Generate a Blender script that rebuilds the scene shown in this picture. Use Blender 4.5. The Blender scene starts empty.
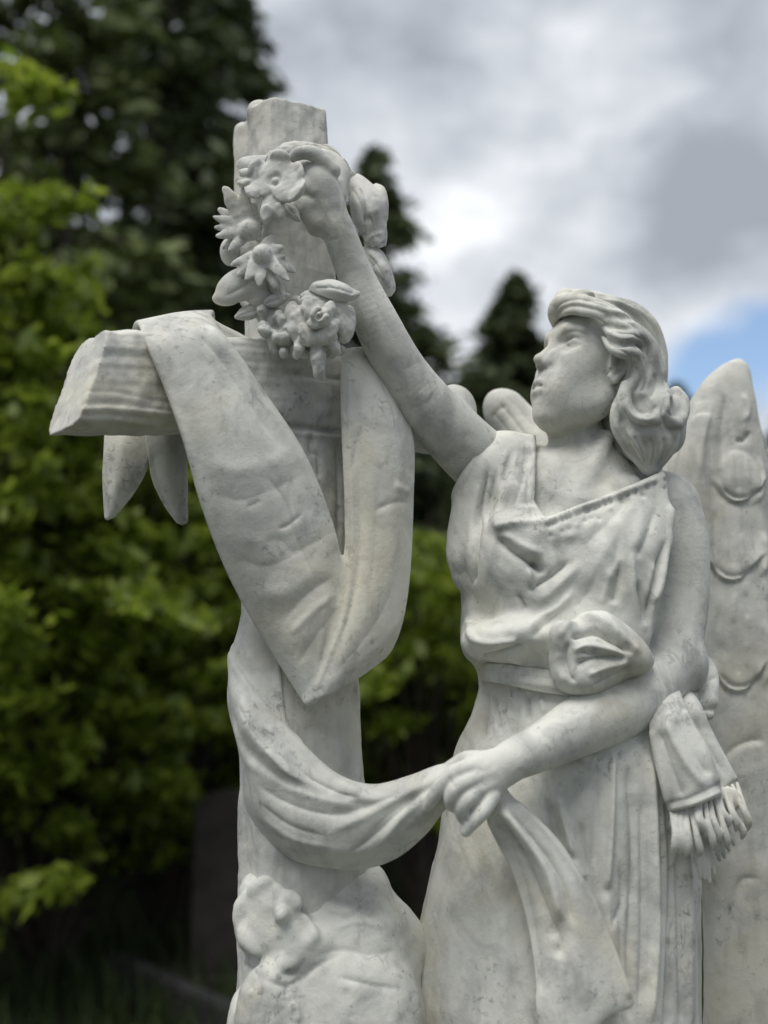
import bpy, math, random
import numpy as np

# ------------------------------------------------------------------ camera frame
FPX = 1024 * 40.0 / 36.0            # focal length in picture pixels (40 mm on a 36 mm tall frame)
PITCH = math.radians(8.0)
CP, SP = math.cos(PITCH), math.sin(PITCH)
CAM = np.array([0.0, 0.0, 1.6])
YREF = 1.7                          # the monument's middle plane, metres from the camera
BASE = np.array([0.08, YREF + 0.05, 0.0])   # foot of the monument


def P(px, py, off=0.0):
    """world point seen at a photo pixel, on the upright plane YREF+off metres away"""
    x = (px - 384.0) / FPX
    y = (512.0 - py) / FPX
    d = np.array([x, CP - SP * y, SP + CP * y])
    return CAM + d * ((YREF + off) / d[1])


def mpp(px, py, off=0.0):
    y = (512.0 - py) / FPX
    return (YREF + off) / (CP - SP * y) / FPX


def proj(V):
    r = V - CAM
    zc = r[..., 1] * CP + r[..., 2] * SP
    yc = -r[..., 1] * SP + r[..., 2] * CP
    return 384 + FPX * r[..., 0] / zc, 512 - FPX * yc / zc


def crs(xs, ys, q):
    """smooth (Hermite) interpolation"""
    xs = np.asarray(xs, float); ys = np.asarray(ys, float); q = np.clip(q, xs[0], xs[-1])
    s = np.diff(ys) / np.diff(xs)
    m = np.empty_like(ys); m[0] = s[0]; m[-1] = s[-1]
    if len(ys) > 2:
        m[1:-1] = np.where(s[:-1] * s[1:] > 0, 2 * s[:-1] * s[1:] / (s[:-1] + s[1:] + 1e-12), 0) * .6 + .2 * (s[:-1] + s[1:])
    i = np.clip(np.searchsorted(xs, q, side='right') - 1, 0, len(xs) - 2)
    h = xs[i + 1] - xs[i]; t = (q - xs[i]) / h
    return ((2*t**3 - 3*t*t + 1) * ys[i] + (t**3 - 2*t*t + t) * h * m[i] + (3*t*t - 2*t**3) * ys[i+1] + (t**3 - t*t) * h * m[i+1])


def spline(pts, n):
    """Catmull-Rom through points -> n samples"""
    p = np.asarray(pts, float)
    if len(p) < 3:
        t = np.linspace(0, 1, n)[:, None]
        return p[0] * (1 - t) + p[-1] * t
    p = np.vstack([2 * p[0] - p[1], p, 2 * p[-1] - p[-2]])
    u = np.linspace(0, len(p) - 3 - 1e-6, n); i = u.astype(int); t = (u - i)[:, None]
    a, b, c, d = p[i], p[i+1], p[i+2], p[i+3]
    return .5 * (2*b + (c-a)*t + (2*a - 5*b + 4*c - d)*t*t + (3*b - a - 3*c + d)*t**3)


# ------------------------------------------------------------------ carving volume
class Vol:
    def __init__(s, lo, hi, h):
        s.lo = np.asarray(lo, float); s.h = h
        n = np.ceil((np.asarray(hi, float) - s.lo) / h).astype(int) + 1
        s.F = np.full(n, .06, np.float32)
        s.ax = [(s.lo[i] + h * np.arange(n[i])).astype(np.float32) for i in range(3)]

    def put(s, fn, lo, hi, k=0.0, op='u'):
        m = k + 3 * s.h
        sl = []
        for i in range(3):
            a = max(0, int((lo[i] - m - s.lo[i]) / s.h)); b = min(s.F.shape[i], int((hi[i] + m - s.lo[i]) / s.h) + 2)
            if b <= a: return s
            sl.append(slice(a, b))
        d = fn(s.ax[0][sl[0]][:, None, None], s.ax[1][sl[1]][None, :, None], s.ax[2][sl[2]][None, None, :])
        sl = tuple(sl); f = s.F[sl]
        if op == 'u':
            if k <= 0: s.F[sl] = np.minimum(f, d)
            else:
                w = np.clip(.5 + .5 * (f - d) / k, 0, 1)
                s.F[sl] = f + (d - f) * w - k * w * (1 - w)
        else:
            d = -d
            if k <= 0: s.F[sl] = np.maximum(f, d)
            else:
                w = np.clip(.5 - .5 * (f - d) / k, 0, 1)
                s.F[sl] = f + (d - f) * w + k * w * (1 - w)
        return s

    def chain(s, pts, rads, k=.01, op='u', kin=0.0):
        pts = [np.asarray(p, float) for p in pts]
        if np.isscalar(rads): rads = [rads] * len(pts)

        def fn(x, y, z):
            out = None
            for (a, b, ra, rb) in zip(pts[:-1], pts[1:], rads[:-1], rads[1:]):
                ba = b - a; L = max(float(ba @ ba), 1e-12)
                px, py, pz = x - a[0], y - a[1], z - a[2]
                t = np.clip((px * ba[0] + py * ba[1] + pz * ba[2]) / L, 0, 1)
                d = np.sqrt((px - t * ba[0])**2 + (py - t * ba[1])**2 + (pz - t * ba[2])**2) - (ra + (rb - ra) * t)
                if out is None: out = d
                elif kin > 0:
                    w = np.clip(.5 + .5 * (out - d) / kin, 0, 1); out = out + (d - out) * w - kin * w * (1 - w)
                else: out = np.minimum(out, d)
            return out
        A = np.array(pts); r = max(rads)
        return s.put(fn, A.min(0) - r, A.max(0) + r, k, op)

    def ell(s, c, r, R=None, k=.01, op='u'):
        """R: rows are the ellipsoid's axes"""
        c = np.asarray(c, float); r = np.asarray(r, float) if not np.isscalar(r) else np.array([r] * 3)
        R = np.eye(3) if R is None else np.asarray(R, float)
        ext = np.sqrt(((R * r[:, None])**2).sum(0))

        def fn(x, y, z):
            px, py, pz = x - c[0], y - c[1], z - c[2]
            q = [px * R[i, 0] + py * R[i, 1] + pz * R[i, 2] for i in range(3)]
            k0 = np.sqrt(sum((q[i] / r[i])**2 for i in range(3)))
            k1 = np.sqrt(sum((q[i] / r[i]**2)**2 for i in range(3)))
            return k0 * (k0 - 1) / np.maximum(k1, 1e-6)
        return s.put(fn, c - ext, c + ext, k, op)

    def loft(s, rows, k=.01, op='u', n=2.0, grow=0.0, yaw=0.0):
        """rows: (py, x_left, x_right, off, half_depth); upright body of elliptical sections"""
        z, cx, cy, a, b = [], [], [], [], []
        for (py, xl, xr, off, hb) in rows:
            l, r = P(xl, py, off), P(xr, py, off)
            z.append(l[2]); cx.append((l[0] + r[0]) / 2); cy.append(l[1]); a.append((r[0] - l[0]) / 2); b.append(hb)
        o = np.argsort(z); z, cx, cy, a, b = [np.array(v)[o] for v in (z, cx, cy, a, b)]
        ca, sa = math.cos(yaw), math.sin(yaw)

        def fn(x, y, zz):
            q = zz.ravel().astype(float); sh = (1, 1, -1)
            X, Y = crs(z, cx, q).reshape(sh), crs(z, cy, q).reshape(sh)
            A, B = crs(z, a, q).reshape(sh), crs(z, b, q).reshape(sh)
            u, v = x - X, y - Y
            if yaw: u, v = u * ca + v * sa, -u * sa + v * ca
            if n == 2.0:
                k0 = np.sqrt((u / A)**2 + (v / B)**2); k1 = np.sqrt((u / A**2)**2 + (v / B**2)**2)
                d = k0 * (k0 - 1) / np.maximum(k1, 1e-6)
            else:
                k0 = (np.abs(u / A)**n + np.abs(v / B)**n)**(1 / n)
                d = (k0 - 1) * np.minimum(A, B) * .9
            d = np.minimum(d, .05) - grow
            cap = np.maximum(zz - z[-1], z[0] - zz) - grow
            return np.maximum(d, cap).astype(np.float32)
        m = max(a.max(), b.max())
        return s.put(fn, np.array([(cx - m).min(), (cy - m).min(), z[0]]), np.array([(cx + m).max(), (cy + m).max(), z[-1]]), k, op)

    def mesh(s, smooth=2):
        F = s.F; S = F < 0
        o = S[:-1] | S[1:]; a = S[:-1] & S[1:]
        o = o[:, :-1] | o[:, 1:]; a = a[:, :-1] & a[:, 1:]
        o = o[:, :, :-1] | o[:, :, 1:]; a = a[:, :, :-1] & a[:, :, 1:]
        I = np.argwhere(o & ~a)
        cid = np.full(o.shape, -1, np.int32); cid[I[:, 0], I[:, 1], I[:, 2]] = np.arange(len(I))
        C = np.array([[i, j, k] for i in (0, 1) for j in (0, 1) for k in (0, 1)])
        vals = np.stack([F[I[:, 0] + c[0], I[:, 1] + c[1], I[:, 2] + c[2]] for c in C], 1)
        acc = np.zeros((len(I), 3)); cnt = np.zeros(len(I))
        for p in range(8):
            for q in range(p + 1, 8):
                if np.abs(C[p] - C[q]).sum() != 1: continue
                m = (vals[:, p] < 0) != (vals[:, q] < 0)
                t = vals[:, p] / np.where(m, vals[:, p] - vals[:, q], 1)
                acc += np.where(m[:, None], C[p] + t[:, None] * (C[q] - C[p]), 0); cnt += m
        V = s.lo + s.h * (I + acc / cnt[:, None])
        Q = []
        for ax in range(3):
            u, v = (ax + 1) % 3, (ax + 2) % 3
            A = np.take(S, range(S.shape[ax] - 1), ax); B = np.take(S, range(1, S.shape[ax]), ax)
            E = np.argwhere(A != B)
            E = E[(E[:, u] > 0) & (E[:, v] > 0) & (E[:, u] < S.shape[u] - 1) & (E[:, v] < S.shape[v] - 1)]
            ins = S[E[:, 0], E[:, 1], E[:, 2]]
            def at(du, dv):
                G = E.copy(); G[:, u] += du; G[:, v] += dv
                return cid[G[:, 0], G[:, 1], G[:, 2]]
            q = np.stack([at(-1, -1), at(0, -1), at(0, 0), at(-1, 0)], 1)
            q[~ins] = q[~ins][:, ::-1]
            Q.append(q)
        Q = np.vstack(Q); Q = Q[(Q >= 0).all(1)]
        return Mesh(V, Q).smooth(smooth)


class Mesh:
    def __init__(s, V, Q):
        s.V = np.asarray(V, float); s.Q = np.asarray(Q, np.int64)

    def smooth(s, it=1, lam=.5):
        n = len(s.V)
        e = np.vstack([s.Q[:, [0, 1]], s.Q[:, [1, 2]], s.Q[:, [2, 3]], s.Q[:, [3, 0]]])
        i = np.concatenate([e[:, 0], e[:, 1]]); j = np.concatenate([e[:, 1], e[:, 0]])
        c = np.maximum(np.bincount(i, minlength=n), 1)
        for w in [lam, -lam * .92] * it:
            A = np.stack([np.bincount(i, s.V[j, d], n) for d in range(3)], 1) / c[:, None]
            s.V = s.V + w * (A - s.V)
        return s

    def normals(s, it=2):
        V, Q = s.V, s.Q; n = len(V)
        fn = np.cross(V[Q[:, 2]] - V[Q[:, 0]], V[Q[:, 3]] - V[Q[:, 1]])
        N = np.zeros((n, 3))
        for d in range(3):
            for c in range(4): N[:, d] += np.bincount(Q[:, c], fn[:, d], n)
        N /= np.maximum(np.linalg.norm(N, axis=1), 1e-12)[:, None]
        e = np.vstack([Q[:, [0, 1]], Q[:, [1, 2]], Q[:, [2, 3]], Q[:, [3, 0]]])
        for _ in range(it):
            A = np.stack([np.bincount(e[:, 0], N[e[:, 1], d], n) + np.bincount(e[:, 1], N[e[:, 0], d], n) for d in range(3)], 1)
            N = N + A; N /= np.maximum(np.linalg.norm(N, axis=1), 1e-12)[:, None]
        return N

    def carve(s, strokes, back=False):
        """chisel strokes: (kind, points in px, width px, height mm[, end_taper]) pushed along the normal of the front faces"""
        N = s.normals(); px, py = proj(s.V)
        view = CAM - s.V; view /= np.linalg.norm(view, axis=1)[:, None]
        face = np.clip(((N * view).sum(1) - .02) / .3, 0, 1)
        D = np.zeros(len(s.V))
        for st in strokes:
            kind, pts, r, h = st[:4]; tap = st[4] if len(st) > 4 else .25
            pl = spline(pts, max(8, 6 * len(pts))) if len(pts) > 1 else np.array([pts[0], [pts[0][0] + .01, pts[0][1]]])
            R = r * 3 if kind != 'v' else r * 1.2
            w = np.where((px > pl[:, 0].min() - R) & (px < pl[:, 0].max() + R) & (py > pl[:, 1].min() - R) & (py < pl[:, 1].max() + R) & (face > 0))[0]
            if not len(w): continue
            q = np.stack([px[w], py[w]], 1)
            bd = np.full(len(w), 1e9); bt = np.zeros(len(w)); bs = np.zeros(len(w)); n = len(pl) - 1
            for i in range(n):
                a, b = pl[i], pl[i+1]; ba = b - a; L = max(ba @ ba, 1e-9)
                t = np.clip(((q - a) @ ba) / L, 0, 1); dv = q - a - t[:, None] * ba
                d = np.sqrt((dv**2).sum(1)); m = d < bd
                bd[m] = d[m]; bt[m] = (i + t[m]) / n
                cr = ba[0] * (q[:, 1] - a[1]) - ba[1] * (q[:, 0] - a[0])
                bs[m] = np.sign(cr[m])
            if kind == 'g': f = np.exp(-(bd / r)**2) if h > 0 else np.exp(-(bd / r)**1.2) * 1.15
            elif kind == 'v': f = np.clip(1 - bd / r, 0, 1)**1.3
            elif kind == 's':                       # overlapping edge: raised on the stroke's right-hand side
                f = np.where(bs > 0, np.exp(-bd / r) * np.clip(bd / 1.2, 0, 1), 0)
                f = f - np.where(bs <= 0, np.exp(-(bd / (r * .35))**2) * .35 * np.clip(bd / 1.2 + .3, 0, 1), 0)
            if tap > 0 and len(pts) > 1:
                e = np.clip(np.minimum(bt, 1 - bt) / tap, 0, 1); f = f * (e * e * (3 - 2 * e))
            D[w] += f * h * .001 * face[w]
        s.V = s.V + N * D[:, None]
        return s

    def inflate(s, fn):
        """move each vertex along its normal by fn(V) metres"""
        s.V = s.V + s.normals() * fn(s.V)[:, None]
        return s


def fbm(V, sc, seed=0, octs=3):
    """cheap smooth noise from sums of rotated sines (metres in, about -1..1 out)"""
    rs = np.random.RandomState(seed); out = np.zeros(len(V)); amp = 1.0; tot = 0
    for o in range(octs):
        for _ in range(4):
            d = rs.normal(size=3); d /= np.linalg.norm(d)
            w = V @ d * (2 * math.pi * sc * 2**o * rs.uniform(.7, 1.3)) + rs.uniform(0, 7)
            d2 = rs.normal(size=3); d2 /= np.linalg.norm(d2)
            out += amp * np.sin(w + 1.5 * np.sin(V @ d2 * 2 * math.pi * sc * 2**o + rs.uniform(0, 7)))
        tot += amp * 2.0; amp *= .5
    return out / tot


def ribbon(net, nu=90, nv=60, th=.006, wob=0.0, seed=1):
    """net[row][col] = (px, py, off): a cloth strip of real thickness with rounded edges"""
    G = np.array([[P(*c) for c in row] for row in net])
    u = .5 - .5 * np.cos(np.linspace(0, math.pi, nv)); u = .5 * u + .5 * np.linspace(0, 1, nv)
    A = np.stack([spline(G[:, c], nu) for c in range(G.shape[1])], 1)
    B = np.stack([spline(A[r], 400) for r in range(nu)], 0)
    S = B[:, (u * 399).astype(int)]
    du = np.gradient(S, axis=0); dv = np.gradient(S, axis=1)
    N = np.cross(du, dv); N /= np.maximum(np.linalg.norm(N, axis=2), 1e-12)[..., None]
    if (N * (CAM - S)).sum() < 0: N = -N
    if wob: S = S + N * (wob * fbm(S.reshape(-1, 3), 9, seed, 2).reshape(nu, nv, 1))
    uu = np.linspace(-1, 1, nu)[:, None]; vv = (2 * u - 1)[None]
    t = th / 2 * np.sqrt(np.clip(1 - np.abs(vv)**22, 0, 1)) * np.sqrt(np.clip(1 - np.abs(uu)**40, 0, 1))
    F = S + N * t[..., None]; K = S - N * t[..., None]
    idF = np.arange(nu * nv).reshape(nu, nv); idK = idF + nu * nv
    idK = idK.copy(); idK[0] = idF[0]; idK[-1] = idF[-1]; idK[:, 0] = idF[:, 0]; idK[:, -1] = idF[:, -1]
    V = np.vstack([F.reshape(-1, 3), K.reshape(-1, 3)])
    q = lambda I: np.stack([I[:-1, :-1], I[1:, :-1], I[1:, 1:], I[:-1, 1:]], -1).reshape(-1, 4)
    Q1, Q2 = q(idF), q(idK)[:, ::-1]
    fn = np.cross(V[Q1[:, 2]] - V[Q1[:, 0]], V[Q1[:, 3]] - V[Q1[:, 1]]).sum(0)
    if fn @ (CAM - V.mean(0)) < 0: Q1, Q2 = Q1[:, ::-1], Q2[:, ::-1]
    Q = np.vstack([Q1, Q2])
    used = np.unique(Q); mp = np.full(len(V), -1); mp[used] = np.arange(len(used))
    return Mesh(V[used], mp[Q])


def sheet_points(net, nu, nv):
    """dense points on the middle surface of a cloth strip given like ribbon()'s net"""
    G = np.array([[P(*c) for c in row] for row in net])
    A = np.stack([spline(G[:, c], nu) for c in range(G.shape[1])], 1)
    return np.stack([spline(A[r], nv) for r in range(nu)], 0).reshape(-1, 3)


def sheets(nets, th, h, k):
    """several cloth strips carved as one piece of stone: their sheets run together softly where they meet"""
    from mathutils import kdtree
    S = [sheet_points(*n) for n in nets]
    A = np.vstack(S); m = th + .02
    v = Vol(A.min(0) - m, A.max(0) + m, h)
    for s_ in S:
        I = np.unique(((s_ - v.lo) / h).round().astype(int), axis=0)
        M = np.zeros(v.F.shape, bool); M[I[:, 0], I[:, 1], I[:, 2]] = True
        for _ in range(int(math.ceil((th / 2 + k) / h)) + 2):
            for ax in range(3):
                R = M.copy()
                a = [slice(None)] * 3; b = [slice(None)] * 3; a[ax] = slice(1, None); b[ax] = slice(None, -1)
                R[tuple(a)] |= M[tuple(b)]; R[tuple(b)] |= M[tuple(a)]; M = R
        kd = kdtree.KDTree(len(s_))
        for i, p in enumerate(s_): kd.insert(p, i)
        kd.balance()
        C = np.argwhere(M); W = v.lo + C * h
        d = np.array([kd.find(p)[2] for p in W]) - th / 2
        f = v.F[C[:, 0], C[:, 1], C[:, 2]]
        w = np.clip(.5 + .5 * (f - d) / k, 0, 1)
        v.F[C[:, 0], C[:, 1], C[:, 2]] = f + (d - f) * w - k * w * (1 - w)
    return v.mesh(2)


def join(*ms):
    V, Q, n = [], [], 0
    for m in ms:
        V.append(m.V); Q.append(m.Q + n); n += len(m.V)
    return Mesh(np.vstack(V), np.vstack(Q))


def put(name, m, mat, parent=None, origin=None):
    """link a Mesh as ONE object; vertices are stored relative to its origin"""
    me = bpy.data.meshes.new(name)
    o0 = BASE if origin is None else np.asarray(origin, float)
    V = (m.V - o0).astype(np.float32); nf = len(m.Q); k = m.Q.shape[1]
    me.vertices.add(len(V)); me.vertices.foreach_set('co', V.ravel())
    me.loops.add(nf * k); me.loops.foreach_set('vertex_index', m.Q.astype(np.int32).ravel())
    me.polygons.add(nf); me.polygons.foreach_set('loop_start', np.arange(0, nf * k, k, dtype=np.int32))
    me.polygons.foreach_set('use_smooth', np.ones(nf, bool))
    me.update(calc_edges=True); me.validate()
    me.materials.append(mat)
    ob = bpy.data.objects.new(name, me); bpy.context.scene.collection.objects.link(ob)
    if parent is not None: ob.parent = parent
    else: ob.location = tuple(o0)
    return ob


def bounds(pts, m):
    q = np.array(pts, float); lo, hi = q.min(0), q.max(0)
    A = np.array([P(x, y, o) for x in (lo[0], hi[0]) for y in (lo[1], hi[1]) for o in (lo[2], hi[2])])
    return A.min(0) - m, A.max(0) + m

# ------------------------------------------------------------------ scene, camera, light
scene = bpy.context.scene
BUILD_BG = True
rng = random.Random(7)

cam = bpy.data.cameras.new('camera'); cam_ob = bpy.data.objects.new('camera', cam)
scene.collection.objects.link(cam_ob); scene.camera = cam_ob
cam_ob.location = tuple(CAM); cam_ob.rotation_euler = (math.radians(90) + PITCH, 0, 0)
cam.sensor_fit = 'VERTICAL'; cam.sensor_height = 36; cam.sensor_width = 27; cam.lens = 40
cam.clip_start = .05; cam.clip_end = 3000
cam.dof.use_dof = True; cam.dof.focus_distance = 1.66; cam.dof.aperture_fstop = 1.8
scene.render.resolution_x, scene.render.resolution_y = 768, 1024
scene.render.engine = 'CYCLES'
scene.cycles.use_denoising = True
scene.cycles.max_bounces = 6; scene.cycles.transparent_max_bounces = 6
scene.view_settings.view_transform = 'Standard'; scene.view_settings.look = 'None'
scene.view_settings.gamma = 1; scene.view_settings.exposure = .42; scene.view_settings.use_curve_mapping = False

SUN_EL, SUN_AZ = math.radians(64), math.radians(212)     # azimuth clockwise from +Y: behind and left of the camera


def nodes(m):
    m.use_nodes = True
    nt = m.node_tree; nt.nodes.clear()
    return nt, nt.nodes.new, nt.links.new


def ramp(nd, stops, interp='LINEAR'):
    cr = nd.color_ramp; cr.interpolation = interp
    while len(cr.elements) < len(stops): cr.elements.new(.5)
    for e, (p, c) in zip(cr.elements, stops):
        e.position = p; e.color = (c, c, c, 1) if np.isscalar(c) else (*c, 1)
    return nd


def make_world():
    w = bpy.data.worlds.new('World'); scene.world = w
    nt, N, L = nodes(w)
    out = N('ShaderNodeOutputWorld')
    sky = N('ShaderNodeTexSky'); sky.sky_type = 'NISHITA'; sky.sun_disc = False
    sky.sun_elevation = SUN_EL; sky.sun_rotation = SUN_AZ
    b1 = N('ShaderNodeBackground'); b1.inputs[1].default_value = .13; L(sky.outputs[0], b1.inputs[0])
    tc = N('ShaderNodeTexCoord')
    mp = N('ShaderNodeMapping'); mp.inputs['Scale'].default_value = (1, 1, 1.5); mp.inputs['Location'].default_value = CLOUD_LOC
    L(tc.outputs['Generated'], mp.inputs[0])

    def noise(scale, detail, rough, dist):
        n = N('ShaderNodeTexNoise'); n.inputs['Scale'].default_value = scale; n.inputs['Detail'].default_value = detail
        n.inputs['Roughness'].default_value = rough; n.inputs['Distortion'].default_value = dist; L(mp.outputs[0], n.inputs[0]); return n.outputs[0]

    def ma(a, k, b):
        x = N('ShaderNodeMath'); x.operation = 'MULTIPLY_ADD'; L(a, x.inputs[0]); x.inputs[1].default_value = k
        if hasattr(b, 'links'): L(b, x.inputs[2])
        else: x.inputs[2].default_value = b
        return x.outputs[0]

    big, mid, fine = noise(2.2, 4, .5, .3), noise(6.0, 6, .55, .25), noise(11, 5, .55, .2)
    val = ma(big, .25, ma(mid, .65, ma(fine, .45, -.175)))
    # broad banks of cloud, bright where thin and grey where thick, each round a direction of the sky; some unseen, added to shape the light
    wob = N('ShaderNodeTexNoise'); wob.inputs['Scale'].default_value = 6; wob.inputs['Detail'].default_value = 8; L(tc.outputs['Generated'], wob.inputs[0])
    wv = N('ShaderNodeVectorMath'); wv.operation = 'MULTIPLY_ADD'; L(wob.outputs['Color'], wv.inputs[0]); wv.inputs[1].default_value = (.16, .16, .16)
    sub = N('ShaderNodeVectorMath'); sub.operation = 'SUBTRACT'; L(tc.outputs['Generated'], sub.inputs[0]); sub.inputs[1].default_value = (.08, .08, .08); L(sub.outputs[0], wv.inputs[2])
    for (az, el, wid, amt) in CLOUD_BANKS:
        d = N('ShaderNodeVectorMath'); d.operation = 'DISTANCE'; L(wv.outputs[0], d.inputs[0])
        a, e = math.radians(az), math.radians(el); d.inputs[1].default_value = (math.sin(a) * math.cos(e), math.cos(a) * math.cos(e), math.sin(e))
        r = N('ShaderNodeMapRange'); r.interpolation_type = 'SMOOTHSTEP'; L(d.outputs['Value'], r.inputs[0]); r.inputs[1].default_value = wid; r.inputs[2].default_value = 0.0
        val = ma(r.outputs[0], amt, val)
    cr = ramp(N('ShaderNodeValToRGB'), [(.30, (.29, .315, .355)), (.45, (.41, .44, .485)), (.58, (.56, .585, .625)), (.72, (.79, .81, .83)), (.88, (1.0, 1.0, 1.0)), (1.0, (1.7, 1.7, 1.68))])
    L(val, cr.inputs[0])
    b2 = N('ShaderNodeBackground'); b2.inputs[1].default_value = CLOUD_STR; L(cr.outputs[0], b2.inputs[0])
    # a gap of blue low to the right
    gap = None
    for (az, el, wid) in GAPS:
        d = N('ShaderNodeVectorMath'); d.operation = 'DISTANCE'; L(wv.outputs[0], d.inputs[0])
        a, e = math.radians(az), math.radians(el); d.inputs[1].default_value = (math.sin(a) * math.cos(e), math.cos(a) * math.cos(e), math.sin(e))
        r = N('ShaderNodeMapRange'); r.interpolation_type = 'SMOOTHSTEP'; L(d.outputs['Value'], r.inputs[0]); r.inputs[1].default_value = wid * .5; r.inputs[2].default_value = wid
        if gap is None: gap = r.outputs[0]
        else:
            x = N('ShaderNodeMath'); x.operation = 'MULTIPLY'; L(gap, x.inputs[0]); L(r.outputs[0], x.inputs[1]); gap = x.outputs[0]
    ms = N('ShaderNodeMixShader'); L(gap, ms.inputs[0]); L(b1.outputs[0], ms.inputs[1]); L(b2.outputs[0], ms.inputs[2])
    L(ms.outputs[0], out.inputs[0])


# azimuth (right positive), elevation, width, amount; dark bank behind camera and bright zenith bank are unseen, added for contrast on the statue
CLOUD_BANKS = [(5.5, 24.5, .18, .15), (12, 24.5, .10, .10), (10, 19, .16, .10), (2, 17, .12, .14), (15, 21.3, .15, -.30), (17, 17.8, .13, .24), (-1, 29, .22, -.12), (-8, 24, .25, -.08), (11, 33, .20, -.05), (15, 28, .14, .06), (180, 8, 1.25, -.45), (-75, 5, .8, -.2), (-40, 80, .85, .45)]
GAPS = [(16.6, 14.5, .072), (20, 14.9, .072)]
CLOUD_LOC = (0.35, 0.0, 0.15); CLOUD_STR = 1.0
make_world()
sun = bpy.data.lights.new('sun', 'SUN'); sun.energy = 1.9; sun.angle = math.radians(38); sun.color = (1, .96, .9)
sun_ob = bpy.data.objects.new('sun', sun); scene.collection.objects.link(sun_ob)
from mathutils import Vector, Matrix
_d = Vector((math.sin(SUN_AZ) * math.cos(SUN_EL), math.cos(SUN_AZ) * math.cos(SUN_EL), math.sin(SUN_EL)))
sun_ob.rotation_euler = (-_d).to_track_quat('-Z', 'Y').to_euler()


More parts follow.
